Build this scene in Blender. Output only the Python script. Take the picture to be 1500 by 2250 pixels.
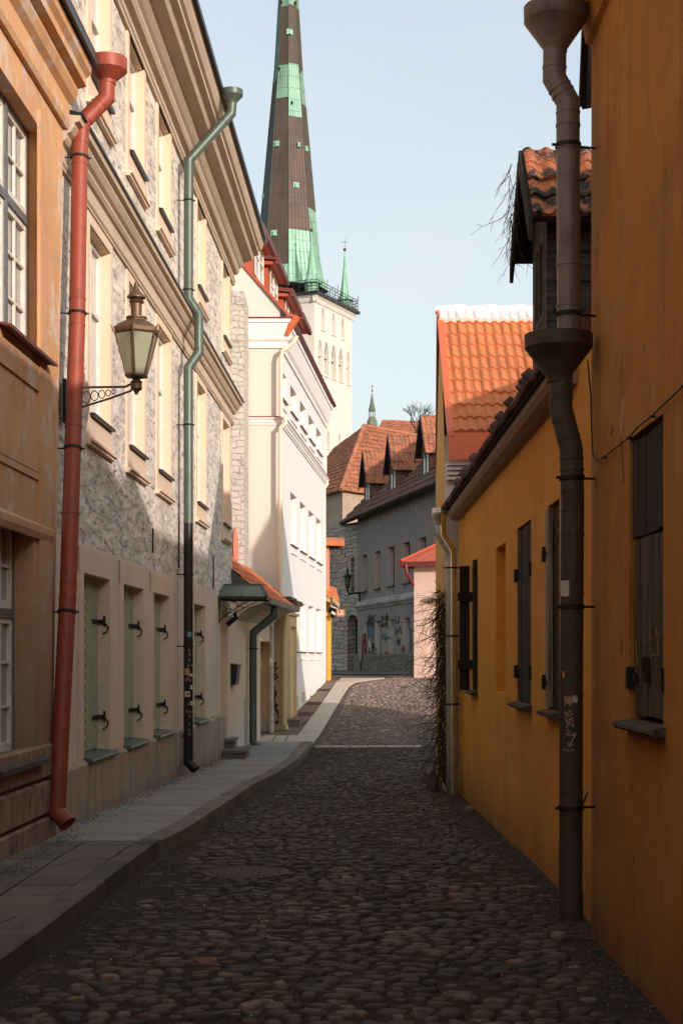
import bpy, bmesh, math, random
from mathutils import Vector, Matrix
random.seed(7)
for o in list(bpy.data.objects): bpy.data.objects.remove(o)
SC = bpy.context.scene; C = bpy.context.collection
F = 3400.0; CZ = 1.6; PX = 750.0; PY = 1445.0
# ---------------- camera, sky, sun, exposure ----------------
cd = bpy.data.cameras.new('camera'); cam = bpy.data.objects.new('camera', cd); C.objects.link(cam)
cam.location = (0, 0, CZ); cam.rotation_euler = (math.radians(90), 0, 0)
cd.sensor_width = 36; cd.lens = F/2250*36; cd.shift_y = (PY-1125)/2250; cd.clip_end = 5000
SC.camera = cam
SUN_EL = 14.0; SUN_AZ = 146.0
w = bpy.data.worlds.new("World"); SC.world = w; w.use_nodes = True
wn = w.node_tree; bg = wn.nodes['Background']
sky = wn.nodes.new('ShaderNodeTexSky'); sky.sky_type = 'NISHITA'; sky.sun_disc = False
sky.sun_elevation = math.radians(SUN_EL); sky.sun_rotation = math.radians(SUN_AZ)
sky.air_density = 1.0; sky.dust_density = 3.0; sky.ozone_density = 1.0
# thin high cloud veil over the blue
tcw = wn.nodes.new('ShaderNodeTexCoord'); mpw = wn.nodes.new('ShaderNodeMapping'); mpw.inputs['Scale'].default_value = (1.2, 1.2, 4.5); mpw.inputs['Rotation'].default_value = (.3, .5, .2)
nzw = wn.nodes.new('ShaderNodeTexNoise'); nzw.inputs['Scale'].default_value = 2.2; nzw.inputs['Detail'].default_value = 6; nzw.inputs['Roughness'].default_value = .55
mrw = wn.nodes.new('ShaderNodeMapRange'); mrw.inputs['From Min'].default_value = .3; mrw.inputs['From Max'].default_value = .75; mrw.inputs['To Min'].default_value = .46; mrw.inputs['To Max'].default_value = .80
mxw = wn.nodes.new('ShaderNodeMix'); mxw.data_type = 'RGBA'; mxw.inputs[7].default_value = (3.15, 3.25, 3.15, 1)
wn.links.new(tcw.outputs['Generated'], mpw.inputs[0]); wn.links.new(mpw.outputs[0], nzw.inputs['Vector']); wn.links.new(nzw.outputs['Fac'], mrw.inputs['Value'])
wn.links.new(mrw.outputs[0], mxw.inputs['Factor']); wn.links.new(sky.outputs[0], mxw.inputs[6])
wn.links.new(mxw.outputs[2], bg.inputs[0]); bg.inputs[1].default_value = 0.15
sl = bpy.data.lights.new('sun', 'SUN'); so = bpy.data.objects.new('sun', sl); C.objects.link(so)
sl.energy = 2.2; sl.angle = math.radians(0.8); sl.color = (1.0, 0.86, 0.80)
az = math.radians(SUN_AZ); el = math.radians(SUN_EL)
tosun = Vector((math.sin(az)*math.cos(el), math.cos(az)*math.cos(el), math.sin(el)))
so.rotation_euler = tosun.to_track_quat('Z', 'Y').to_euler()
SC.view_settings.view_transform = 'Standard'; SC.view_settings.look = 'None'
SC.view_settings.exposure = 0.85; SC.view_settings.gamma = 1.0
SC.render.engine = 'CYCLES'; SC.cycles.max_bounces = 8; SC.cycles.diffuse_bounces = 5; SC.cycles.caustics_reflective = True; SC.cycles.blur_glossy = 0.25

# ---------------- helpers ----------------
def W(px, py, Y): return Vector(((px-PX)*Y/F, Y, CZ-(py-PY)*Y/F))
class Face:
    """a vertical plane: s along the wall, n out of it, z up"""
    def __init__(f, x0, y0, x1, y1, side=1):
        f.o = Vector((x0, y0)); f.d = (Vector((x1, y1))-f.o); f.L = f.d.length; f.d.normalize()
        f.nn = Vector((f.d.y, -f.d.x))*side
    def P(f, s, n, z):
        q = f.o+f.d*s+f.nn*n; return Vector((q.x, q.y, z))
    def s(f, px, n=0):
        k = (px-PX)/F; o = f.o+f.nn*n
        return (k*o.y-o.x)/(f.d.x-k*f.d.y)
    def z(f, px, py, n=0):
        y = (f.o+f.nn*n+f.d*f.s(px, n)).y
        return CZ-(py-PY)*y/F
class WorldFace:
    def P(f, s, n, z): return Vector((s, n, z))
WF = WorldFace()
class MB:
    def __init__(m, f=None): m.v = []; m.f = []; m.m = []; m.F = f or WF; m.mi = 0; m.sm = False
    def add(m, pts, faces, world=False):
        b = len(m.v)
        for p in pts: m.v.append(tuple(p) if world else tuple(m.F.P(*p)))
        for fc in faces: m.f.append([b+i for i in fc]); m.m.append(m.mi)
        return m
    def quad(m, *p, world=False): return m.add(p, [list(range(len(p)))], world)
    def box(m, s0, s1, n0, n1, z0, z1):
        p = [(s, n, z) for s in (s0, s1) for n in (n0, n1) for z in (z0, z1)]
        return m.add(p, [(0,1,3,2),(4,6,7,5),(0,4,5,1),(2,3,7,6),(0,2,6,4),(1,5,7,3)])
    def prism(m, poly, s0, s1):            # poly in (n,z)
        k = len(poly); p = [(s0, a, b) for a, b in poly]+[(s1, a, b) for a, b in poly]
        return m.add(p, [(i, (i+1) % k, k+(i+1) % k, k+i) for i in range(k)]+[list(range(k))[::-1], list(range(k, 2*k))])
    def plate(m, poly, n0, n1):            # poly in (s,z)
        k = len(poly); p = [(a, n0, b) for a, b in poly]+[(a, n1, b) for a, b in poly]
        return m.add(p, [(i, (i+1) % k, k+(i+1) % k, k+i) for i in range(k)]+[list(range(k))[::-1], list(range(k, 2*k))])
    def slab(m, pts, t):                   # world polygon with thickness t downward along its normal
        pts = [Vector(p) for p in pts]; nr = (pts[1]-pts[0]).cross(pts[2]-pts[1]).normalized()
        if nr.z < 0: nr = -nr
        k = len(pts); q = [p-nr*t for p in pts]
        return m.add(pts+q, [(i, (i+1) % k, k+(i+1) % k, k+i) for i in range(k)]+[list(range(k)), list(range(k, 2*k))[::-1]], True)
    def hull(m, a, b, t=.02):              # thick plank between two world points
        return m.tube([a, b], t, 4)
    def tube(m, pts, r, seg=10, cap=True):
        pts = [Vector(p) for p in pts]; n = len(pts)
        rs = r if isinstance(r, (list, tuple)) else [r]*n
        dirs = [(pts[i+1]-pts[i]).normalized() for i in range(n-1)]
        d = dirs[0]; u = d.orthogonal().normalized(); vv = d.cross(u)
        base = len(m.v)
        for i in range(n):
            if i == 0: din = dirs[0]; nr = din
            elif i == n-1: din = dirs[-1]; nr = din
            else:
                din = dirs[i-1]; nr = (dirs[i-1]+dirs[i])
                nr = nr.normalized() if nr.length > 1e-6 else din
            if i > 0 and i < n:
                # transport frame onto din
                u = (u-din*u.dot(din)).normalized(); vv = din.cross(u)
            dn = din.dot(nr)
            for k in range(seg):
                a = 2*math.pi*k/seg; o = (u*math.cos(a)+vv*math.sin(a))*rs[i]
                t = -o.dot(nr)/dn if abs(dn) > .2 else 0
                m.v.append(tuple(pts[i]+o+din*t))
        for i in range(n-1):
            for k in range(seg):
                m.f.append([base+i*seg+k, base+i*seg+(k+1) % seg, base+(i+1)*seg+(k+1) % seg, base+(i+1)*seg+k]); m.m.append(m.mi)
        if cap:
            m.f.append([base+k for k in range(seg)][::-1]); m.m.append(m.mi)
            m.f.append([base+(n-1)*seg+k for k in range(seg)]); m.m.append(m.mi)
        return m
    def lathe(m, c, prof, seg=16, rot=0, world=True):
        c = Vector(c); base = len(m.v); k = len(prof)
        for r, z in prof:
            for i in range(seg):
                a = rot+2*math.pi*i/seg; m.v.append((c.x+r*math.cos(a), c.y+r*math.sin(a), c.z+z))
        for j in range(k-1):
            for i in range(seg):
                m.f.append([base+j*seg+i, base+j*seg+(i+1) % seg, base+(j+1)*seg+(i+1) % seg, base+(j+1)*seg+i]); m.m.append(m.mi)
        m.f.append([base+i for i in range(seg)][::-1]); m.m.append(m.mi)
        m.f.append([base+(k-1)*seg+i for i in range(seg)]); m.m.append(m.mi)
        return m
    def wall(m, s0, s1, z0, z1, holes, depth, bottom=True):
        ss = sorted(set([s0, s1]+[h[0] for h in holes]+[h[1] for h in holes])); ss = [s for s in ss if s0 <= s <= s1]
        zs = sorted(set([z0, z1]+[h[2] for h in holes]+[h[3] for h in holes]))
        for i in range(len(ss)-1):
            for j in range(len(zs)-1):
                a, b, c, d = ss[i], ss[i+1], zs[j], zs[j+1]; cs, cz = (a+b)/2, (c+d)/2
                if any(h[0] < cs < h[1] and h[2] < cz < h[3] for h in holes): continue
                m.quad((a, 0, c), (b, 0, c), (b, 0, d), (a, 0, d))
        for a, b, c, d in holes:
            m.quad((a, 0, c), (a, -depth, c), (a, -depth, d), (a, 0, d)); m.quad((b, 0, c), (b, -depth, c), (b, -depth, d), (b, 0, d))
            m.quad((a, 0, d), (b, 0, d), (b, -depth, d), (a, -depth, d)); m.quad((a, 0, c), (b, 0, c), (b, -depth, c), (a, -depth, c))
        return m
    def spandrel(m, a, b, zs, zt, n0, n1, k=8, pointed=False):   # fills the corners above an arch
        c = (a+b)/2; r = (b-a)/2
        arc = []
        for i in range(k+1):
            t = i/k
            if pointed: x = a+(c-a)*t; z = zs+(zt-zs)*math.sin(t*math.pi/2)**.8
            else: an = math.pi/2*t; x = c-r*math.cos(an); z = zs+(zt-zs)*math.sin(an)
            arc.append((x, z))
        for i in range(k):
            x0, y0 = arc[i]; x1, y1 = arc[i+1]
            m.plate([(x0, y0), (x1, y1), (x1, zt+.001), (x0, zt+.001)], n0, n1)
            m.plate([(2*c-x0, y0), (2*c-x1, y1), (2*c-x1, zt+.001), (2*c-x0, zt+.001)], n0, n1)
        return m
    def tiles(m, P00, P10, P01, P11, nw, nr, amp=.03, step=.025, sub=5):
        # P00..P10 along the eave, P01..P11 along the ridge; waves across, saw steps up the slope
        P00, P10, P01, P11 = map(Vector, (P00, P10, P01, P11))
        nrm = (P10-P00).cross(P01-P00).normalized()
        if nrm.z < 0: nrm = -nrm
        cols = nw*sub; rows = []
        for r in range(nr): rows += [(r/nr, step), ((r+1)/nr, 0.0)]
        base = len(m.v); nc = cols+1; tj = [[random.uniform(-.22, .22)*amp for _ in range(nw+2)] for _ in range(nr)]
        for ri_, (v, st) in enumerate(rows):
            for c in range(nc):
                u = c/cols; ph = (c % sub)/sub
                h = amp*(0.5+0.5*math.sin(2*math.pi*ph))
                jit = (random.random()-.5)*amp*.15
                p = P00*(1-u)*(1-v)+P10*u*(1-v)+P01*(1-u)*v+P11*u*v
                m.v.append(tuple(p+nrm*(h+st+jit+tj[ri_//2][c//sub])))
        for r in range(len(rows)-1):
            for c in range(cols):
                m.f.append([base+r*nc+c, base+r*nc+c+1, base+(r+1)*nc+c+1, base+(r+1)*nc+c]); m.m.append(m.mi)
        # front lip
        b2 = len(m.v)
        for c in range(nc):
            p = Vector(m.v[base+c]); m.v.append(tuple(p-nrm*(.03+step)))
        for c in range(cols):
            m.f.append([base+c, base+c+1, b2+c+1, b2+c]); m.m.append(m.mi)
        return m
    def build(m, name, mat, parent=None, smooth=None, recalc=True):
        loc = Vector((0, 0, 0))
        q = parent
        while q is not None: loc += q.location; q = q.parent
        me = bpy.data.meshes.new(name)
        me.from_pydata([(x-loc.x, y-loc.y, z-loc.z) for x, y, z in m.v], [], m.f)
        mats = mat if isinstance(mat, (list, tuple)) else [mat]
        for a in mats: me.materials.append(a)
        if len(mats) > 1: me.polygons.foreach_set('material_index', m.m)
        if recalc:
            bm = bmesh.new(); bm.from_mesh(me); bmesh.ops.recalc_face_normals(bm, faces=bm.faces); bm.to_mesh(me); bm.free()
        if smooth or m.sm:
            me.polygons.foreach_set('use_smooth', [True]*len(me.polygons))
            me.set_sharp_from_angle(angle=math.radians(38))
        me.update()
        o = bpy.data.objects.new(name, me); C.objects.link(o)
        if parent is not None: o.parent = parent
        return o
def tag(o, label=None, cat=None, group=None, kind=None):
    if label: o['label'] = label
    if cat: o['category'] = cat
    if group: o['group'] = group
    if kind: o['kind'] = kind
    return o
def thing(name, loc, label, cat, group=None):
    o = bpy.data.objects.new(name, None); o.empty_display_size = .3; C.objects.link(o); o.location = loc
    return tag(o, label, cat, group)
def struct(name, mb, mat, **k): return tag(mb.build(name, mat, **k), kind='structure')

# ---------------- materials ----------------
def rgb(h):
    r = [int(h[i:i+2], 16)/255 for i in (0, 2, 4)]
    return tuple((c/12.92 if c <= .04045 else ((c+.055)/1.055)**2.4) for c in r)+(1,)
class Mat:
    def __init__(s, name, base, rough=.85, metal=0, spec=.3):
        s.m = bpy.data.materials.new(name); s.m.use_nodes = True; s.t = s.m.node_tree; s.b = s.t.nodes['Principled BSDF']
        s.b.inputs['Roughness'].default_value = rough; s.b.inputs['Metallic'].default_value = metal
        s.b.inputs['Specular IOR Level'].default_value = spec
        s.tc = s.t.nodes.new('ShaderNodeTexCoord'); s.col = None; s.base = base if len(base) == 4 else tuple(base)+(1,)
        s.b.inputs['Base Color'].default_value = s.base; s.h = None
    def n(s, t): return s.t.nodes.new(t)
    def L(s, a, b): s.t.links.new(a, b)
    def coord(s, stretch):
        mp = s.n('ShaderNodeMapping'); mp.inputs['Scale'].default_value = stretch; s.L(s.tc.outputs['Object'], mp.inputs[0]); 
        mp.inputs['Location'].default_value = (random.random()*9, random.random()*9, random.random()*9)
        return mp.outputs[0]
    def noise(s, scale, stretch=(1,1,1), detail=5, rough=.6, dist=0):
        t = s.n('ShaderNodeTexNoise'); t.inputs['Scale'].default_value = scale; t.inputs['Detail'].default_value = detail
        t.inputs['Roughness'].default_value = rough; t.inputs['Distortion'].default_value = dist; s.L(s.coord(stretch), t.inputs['Vector']); return t.outputs['Fac']
    def voro(s, scale, stretch=(1,1,1), feature='F1', out='Distance'):
        t = s.n('ShaderNodeTexVoronoi'); t.feature = feature; t.inputs['Scale'].default_value = scale; s.L(s.coord(stretch), t.inputs['Vector']); return t.outputs[out]
    def ramp(s, fac, lo, hi):
        r = s.n('ShaderNodeMapRange'); r.inputs['From Min'].default_value = lo; r.inputs['From Max'].default_value = hi; r.interpolation_type = 'SMOOTHSTEP'
        s.L(fac, r.inputs['Value']); return r.outputs[0]
    def mul(s, a, k):
        r = s.n('ShaderNodeMath'); r.operation = 'MULTIPLY'; s.L(a, r.inputs[0])
        if isinstance(k, (int, float)): r.inputs[1].default_value = k
        else: s.L(k, r.inputs[1])
        return r.outputs[0]
    def mix(s, fac, color, amt=1.0):
        x = s.n('ShaderNodeMix'); x.data_type = 'RGBA'
        if amt != 1: fac = s.mul(fac, amt)
        s.L(fac, x.inputs['Factor'])
        if s.col is None: x.inputs[6].default_value = s.base
        else: s.L(s.col, x.inputs[6])
        if hasattr(color, 'links'): s.L(color, x.inputs[7])
        else: x.inputs[7].default_value = color if len(color) == 4 else tuple(color)+(1,)
        s.col = x.outputs[2]; return s
    def layer(s, color, scale, lo=.45, hi=.65, stretch=(1,1,1), amt=1.0, detail=5, rough=.6, dist=0):
        return s.mix(s.ramp(s.noise(scale, stretch, detail, rough, dist), lo, hi), color, amt)
    def zband(s, color, z0, z1, amt=1.0, jit=.3):   # stain that fades between two local heights (z0 = full, z1 = none)
        sx = s.n('ShaderNodeSeparateXYZ'); s.L(s.tc.outputs['Object'], sx.inputs[0])
        nz = s.noise(2.5); ad = s.n('ShaderNodeMath'); ad.operation = 'MULTIPLY_ADD'; s.L(nz, ad.inputs[0]); ad.inputs[1].default_value = jit*2; s.L(sx.outputs[2], ad.inputs[2])
        return s.mix(s.ramp(ad.outputs[0], z1+jit, z0+jit), color, amt)
    def bump(s, fac, dist, strength=1.0, lo=None, hi=None):
        if lo is not None: fac = s.ramp(fac, lo, hi)
        b = s.n('ShaderNodeBump'); b.inputs['Distance'].default_value = dist; b.inputs['Strength'].default_value = strength
        s.L(fac, b.inputs['Height'])
        if s.h is not None: s.L(s.h, b.inputs['Normal'])
        s.h = b.outputs[0]; return s
    def island(s, amt=.3):
        g = s.n('ShaderNodeNewGeometry'); hs = s.n('ShaderNodeHueSaturation')
        v = s.ramp(g.outputs['Random Per Island'], 0, 1)
        mr = s.n('ShaderNodeMapRange'); mr.inputs['To Min'].default_value = 1-amt; mr.inputs['To Max'].default_value = 1+amt; s.L(v, mr.inputs['Value'])
        s.L(mr.outputs[0], hs.inputs['Value'])
        if s.col is None: hs.inputs['Color'].default_value = s.base
        else: s.L(s.col, hs.inputs['Color'])
        s.col = hs.outputs[0]; return s
    def done(s):
        if s.col is not None: s.L(s.col, s.b.inputs['Base Color'])
        if s.h is not None: s.L(s.h, s.b.inputs['Normal'])
        return s.m
def plaster(name, base, stain, light=None, rough=.9, bumpd=.004, amt=.5, streak=.35, low=None, lamt=.5, extra=()):
    a = Mat(name, base, rough)
    a.layer(stain, 1.1, .42, .72, amt=amt)
    if light: a.layer(light, 2.3, .50, .64, amt=lamt, rough=.7)
    for c_, sc_, lo_, hi_, am_ in extra: a.layer(c_, sc_, lo_, hi_, amt=am_, rough=.7, dist=.4)
    if streak: a.layer(stain, 3.0, .5, .8, stretch=(2.5, 2.5, .25), amt=streak)
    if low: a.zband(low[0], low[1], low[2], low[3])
    a.layer(tuple(c*.55 for c in stain[:3]), 9, .64, .78, amt=.35)
    a.bump(a.noise(6), .01, .35).bump(a.noise(70, detail=3), bumpd, .8)
    return a.done()
def metal(name, base, rough=.45, metallic=.3, dirt=(.08,.06,.05), amt=.35, streak=True):
    a = Mat(name, base, rough, metallic, .4); a.layer(dirt, 5, .5, .75, amt=amt)
    if streak: a.layer(dirt, 9, .5, .75, stretch=(3, 3, .3), amt=amt*.8)
    a.bump(a.noise(14), .004, .4); return a.done()
def simple(name, base, rough=.7, var=.25, scale=12, metallic=0, bumpd=.002):
    a = Mat(name, base, rough, metallic); a.layer(tuple(c*(1-var) for c in base[:3]), scale, .35, .65); a.bump(a.noise(scale*5), bumpd, .6); return a.done()
def wood(name, base, dark, rough=.85, hor=False):
    st = (12, 12, .6) if not hor else (.8, .8, 14)
    a = Mat(name, base, rough); a.layer(dark, 2.2, .38, .66, stretch=st, amt=.9); a.layer(tuple(c*.4 for c in dark[:3]), 5, .55, .7, stretch=st, amt=.8)
    a.bump(a.noise(4, st), .006, .9); return a.done()
def tilemat(name, base, dark, moss, amt=.5, amt2=.6):
    a = Mat(name, base, .85); a.layer(dark, 2.2, .38, .64, amt=amt, rough=.7); a.layer(moss, 5.5, .55-.12*(amt2 >= 1), .66-.1*(amt2 >= 1), amt=amt2, rough=.75)
    a.layer((base[0]*1.3, base[1]*1.3, base[2]*1.2, 1), 7, .5, .75, amt=.4); a.bump(a.noise(40), .004, .6); return a.done()

m_glass = Mat('window_glass', (.03, .035, .04, 1), .06, 0, .8); m_glass.bump(m_glass.noise(3), .003, .3); m_glass = m_glass.done()
m_curt = Mat('curtained_glass', (.5, .47, .42, 1), .12, 0, .8); m_curt.layer((.3, .27, .25, 1), 2, .4, .7, stretch=(8, 8, .2)); m_curt = m_curt.done()
m_greyframe = simple('grey_frame_paint', (.16, .165, .165), .6)
m_pane = Mat('wavy_old_glass', (.22, .21, .20, 1), .07, 0, 1.0); m_pane.b.inputs['IOR'].default_value = 1.7; m_pane.layer((.34, .31, .28, 1), 2, .4, .7, stretch=(8, 8, .2)); m_pane.bump(m_pane.noise(1.6, detail=1), .012, .5); m_pane = m_pane.done()
m_white = simple('white_paint', (.72, .68, .60), .55, .12)
m_iron = simple('black_iron', (.018, .017, .017), .6, .3)
m_dark = simple('dark_void', (.012, .011, .011), .9)
m_rubble = Mat('rubble_limestone', (.80, .715, .61, 1), .95)
m_rubble.layer((.50, .44, .385, 1), 1.6, .42, .62, amt=.7, stretch=(1, .5, 1)); m_rubble.layer((.72, .58, .48, 1), 2.7, .52, .66, amt=.6, stretch=(1, .5, 1.4))
m_rubble.layer((.83, .77, .69, 1), 5, .48, .62, amt=.8, dist=.8, stretch=(1, .4, 1.2)); m_rubble.layer((.36, .33, .30, 1), 8, .52, .64, amt=.8, dist=.5, stretch=(1, .35, 1.3)); m_rubble.layer((.16, .12, .09, 1), 16, .58, .66, amt=.85, stretch=(1, .32, 1.2))
m_rubble.bump(m_rubble.voro(4.5, (1, .5, 1.8)), .05, .6).bump(m_rubble.noise(11, (1, .4, 1), dist=.25, rough=.7), .05, .8).bump(m_rubble.noise(40, (1, .5, 1), rough=.7), .014, .8); m_rubble = m_rubble.done()
def stonewall(name, c1, c2, c3, sc=4.5, st=(1, 1, 2.6), bd=.05, joint=(.10, .085, .07, 1)):
    a = Mat(name, c1, .95); vc = a.n('ShaderNodeTexVoronoi'); vc.inputs['Scale'].default_value = sc; co = a.coord(st); a.L(co, vc.inputs['Vector'])
    sp = a.n('ShaderNodeSeparateColor'); a.L(vc.outputs['Color'], sp.inputs[0])
    a.mix(sp.outputs[0], c2); a.mix(a.ramp(sp.outputs[1], .6, .9), c3)
    ve = a.n('ShaderNodeTexVoronoi'); ve.feature = 'DISTANCE_TO_EDGE'; ve.inputs['Scale'].default_value = sc; a.L(co, ve.inputs['Vector'])
    e = a.ramp(ve.outputs['Distance'], .10, .02); a.mix(e, joint, .85); a.layer(tuple(c*.5 for c in c1[:3]), 3, .5, .7, amt=.5)
    a.bump(a.ramp(ve.outputs['Distance'], 0, .14), bd, .9).bump(a.noise(16), .02, .7); return a.done()
def courses(name, c1, c2, c3, joint, w_, h_, bd=.03, sc=1.0):
    a = Mat(name, c1, .95); mp = a.n('ShaderNodeMapping'); mp.inputs['Rotation'].default_value = (math.radians(-90), 0, 0); a.L(a.tc.outputs['Object'], mp.inputs[0])
    nz = a.n('ShaderNodeTexNoise'); nz.inputs['Scale'].default_value = 2.2/sc; nz.inputs['Detail'].default_value = 4; a.L(mp.outputs[0], nz.inputs['Vector'])
    vm_ = a.n('ShaderNodeVectorMath'); vm_.operation = 'SCALE'; vm_.inputs['Scale'].default_value = .30*sc; a.L(nz.outputs['Color'], vm_.inputs[0])
    va = a.n('ShaderNodeVectorMath'); a.L(mp.outputs[0], va.inputs[0]); a.L(vm_.outputs[0], va.inputs[1])
    b = a.n('ShaderNodeTexBrick'); b.inputs['Scale'].default_value = 1; b.inputs['Brick Width'].default_value = w_; b.inputs['Row Height'].default_value = h_; b.inputs['Mortar Size'].default_value = h_*.10; b.inputs['Mortar Smooth'].default_value = .6; b.squash = .7; b.squash_frequency = 3; b.offset = .37
    b.inputs['Color1'].default_value = c1; b.inputs['Color2'].default_value = c2; b.inputs['Mortar'].default_value = joint; b.inputs['Bias'].default_value = -.1; a.L(va.outputs[0], b.inputs['Vector']); a.col = b.outputs['Color']
    a.layer(c3, 1.5/sc, .5, .66, amt=.7); a.layer(tuple(c*.45 for c in c1[:3]), 6/sc, .55, .68, amt=.6)
    inv = a.ramp(b.outputs['Fac'], 1, 0); a.bump(inv, bd, .8).bump(a.noise(9/sc, rough=.7), bd, .8).bump(a.noise(30/sc), bd*.3, .7); return a.done()
m_quoin = courses('quoin_stone', (.60, .55, .49, 1), (.50, .46, .41, 1), (.64, .56, .47, 1), (.44, .39, .34, 1), .42, .13, .03)
m_oldstone = courses('old_stone', (.44, .39, .33, 1), (.30, .27, .235, 1), (.38, .26, .20, 1), (.13, .11, .09, 1), .62, .22, .12, 1.8)
m_quoin_old = stonewall('quoin_stone', (.68, .63, .56, 1), (.60, .56, .50, 1), (.70, .60, .50, 1), 5.0, (1, 1, 2.2), .014, (.56, .51, .44, 1))
m_beige = plaster('beige_plaster', (.60, .45, .32, 1), (.42, .34, .26, 1), (.66, .50, .36, 1))
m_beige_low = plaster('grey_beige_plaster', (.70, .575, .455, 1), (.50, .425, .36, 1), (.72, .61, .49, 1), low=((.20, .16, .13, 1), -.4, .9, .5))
m_surround = plaster('window_surround_plaster', (.72, .55, .41, 1), (.56, .43, .33, 1), None, amt=.3, streak=.2)
m_granite = Mat('granite_plinth', (.44, .35, .26, 1), .9); m_granite.layer((.20, .16, .12, 1), 60, .5, .6, amt=.7, detail=2); m_granite.layer((.22, .19, .16, 1), 2, .4, .7, stretch=(3, 3, .3), amt=.7)
m_granite.layer((.42, .28, .16, 1), 1.3, .5, .7, stretch=(3, 3, .3), amt=.6); m_granite.zband((.07, .058, .048, 1), -.25, .40, .9); m_granite.bump(m_granite.noise(60), .004, .8); m_granite = m_granite.done()
m_cornice = plaster('cornice_plaster', (.56, .44, .325, 1), (.43, .335, .25, 1), (.60, .48, .36, 1), amt=.45, streak=.3)
m_orange = plaster('ochre_plaster', (.64, .36, .175, 1), (.44, .205, .095, 1), (.62, .50, .41, 1), streak=.55, low=((.235, .165, .12, 1), .3, 3.7, .9), lamt=.85, extra=(((.62, .33, .22, 1), 1.4, .5, .64, .7), ((.40, .32, .26, 1), 3.1, .58, .66, .6)))
m_orange2 = plaster('worn_ochre_plinth', (.30, .20, .13, 1), (.13, .10, .08, 1), (.42, .30, .20, 1), streak=.8, lamt=.7, extra=(((.08, .06, .05, 1), 4, .56, .66, .8),))
m_whitew = plaster('white_plaster', (.71, .70, .695, 1), (.66, .65, .64, 1), None, amt=.3, streak=.15, low=((.62, .58, .52, 1), -.2, .9, .5))
m_creamw = plaster('cream_plaster', (.63, .57, .515, 1), (.58, .52, .465, 1), None, amt=.3, streak=.15)
m_whitetrim = plaster('white_trim', (.78, .76, .75, 1), (.66, .64, .63, 1), None, amt=.3)
m_yellowp = plaster('yellow_plaster', (.60, .45, .26, 1), (.46, .34, .20, 1), None)
m_porch = plaster('porch_plaster', (.78, .60, .42, 1), (.62, .48, .34, 1), None, amt=.35, low=((.62, .58, .54, 1), .3, .75, .6))
m_rightw = plaster('amber_plaster', (.68, .32, .048, 1), (.50, .225, .038, 1), None, streak=.5, extra=(((.72, .38, .09, 1), 1.3, .54, .62, .4), ((.34, .16, .04, 1), 2.4, .6, .68, .4)), low=((.16, .085, .03, 1), -.3, .55, .8))
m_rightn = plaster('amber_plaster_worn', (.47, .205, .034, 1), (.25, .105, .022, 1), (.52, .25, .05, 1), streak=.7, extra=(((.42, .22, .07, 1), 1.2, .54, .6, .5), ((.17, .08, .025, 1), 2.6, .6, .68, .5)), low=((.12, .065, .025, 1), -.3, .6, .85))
m_greyp = plaster('grey_plaster', (.21, .182, .168, 1), (.14, .122, .115, 1), (.26, .225, .20, 1), streak=.5)
m_pink = plaster('pink_plaster', (.58, .44, .375, 1), (.50, .37, .32, 1), None, amt=.3)
m_terra = plaster('terracotta_plaster', (.60, .26, .18, 1), (.5, .2, .14, 1), None)
m_redpipe = metal('red_painted_metal', (.30, .062, .034, 1), .5, .05, (.09, .03, .02), .6)
m_redroof = metal('red_roof_metal', (.42, .09, .045, 1), .5, .1, (.22, .07, .05), .3)
m_redroof2 = metal('orange_red_roof_metal', (.62, .14, .06, 1), .45, .1, (.4, .1, .06), .2)
m_darkred = metal('dark_red_metal', (.14, .03, .025, 1), .5, .1)
m_greenpipe = metal('green_grey_metal', (.085, .115, .095, 1), .42, .2, (.04, .055, .045))
m_greypipe = metal('weathered_zinc', (.085, .066, .054, 1), .6, .35, (.04, .028, .02), .8)
m_zinc_old = metal('old_zinc_pipe', (.20, .18, .165, 1), .55, .4, (.09, .075, .065), .7)
m_zinc = metal('new_zinc', (.62, .62, .58, 1), .22, .9, (.3, .3, .28), .2)
m_creampipe = metal('cream_pipe', (.70, .60, .48, 1), .5, 0, (.5, .42, .3), .3)
m_yellowpipe = metal('yellow_pipe', (.62, .49, .26, 1), .5, 0, (.4, .28, .1), .3)
m_blackm = metal('black_sheet_metal', (.02, .022, .025, 1), .4, .3, (.01, .01, .01))
m_brass = metal('old_brass', (.16, .10, .06, 1), .5, .5, (.07, .04, .03), .6)
m_greenwood = wood('green_painted_wood', (.56, .57, .35, 1), (.47, .49, .29, 1), .6)
m_groove_shade = simple('groove_shadow_green', (.025, .028, .014), .8)  # shadow lines between the shutter boards, put in as dark stripes of colour
m_darkwood = wood('weathered_dark_wood', (.036, .026, .019, 1), (.014, .010, .008, 1))
m_greywood = wood('bleached_wood', (.115, .088, .066, 1), (.026, .020, .016, 1))
m_lightwood = wood('pale_bleached_wood', (.34, .29, .22, 1), (.15, .12, .09, 1))
m_darkwoodh = wood('dark_cladding', (.075, .058, .05, 1), (.03, .024, .022, 1), hor=True)
m_redwoodh = wood('red_cladding', (.22, .11, .075, 1), (.09, .05, .04, 1), hor=True)
m_tile_new = tilemat('new_orange_tiles', (.56, .195, .078, 1), (.40, .135, .06, 1), (.30, .11, .06, 1), .6, .5)
m_tile_mid = tilemat('orange_tiles', (.52, .155, .06, 1), (.38, .12, .055, 1), (.12, .06, .04, 1), .4, .5)
m_tile_old = tilemat('old_red_tiles', (.44, .165, .085, 1), (.20, .105, .075, 1), (.08, .055, .045, 1), .85, .9)
m_tile_dark = tilemat('dark_sooty_tiles', (.15, .075, .055, 1), (.055, .042, .038, 1), (.025, .022, .020, 1), .8, .8)
m_tile_moss = tilemat('mossy_tiles', (.46, .15, .065, 1), (.16, .07, .045, 1), (.022, .022, .018, 1), .6, 1.0)
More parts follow.
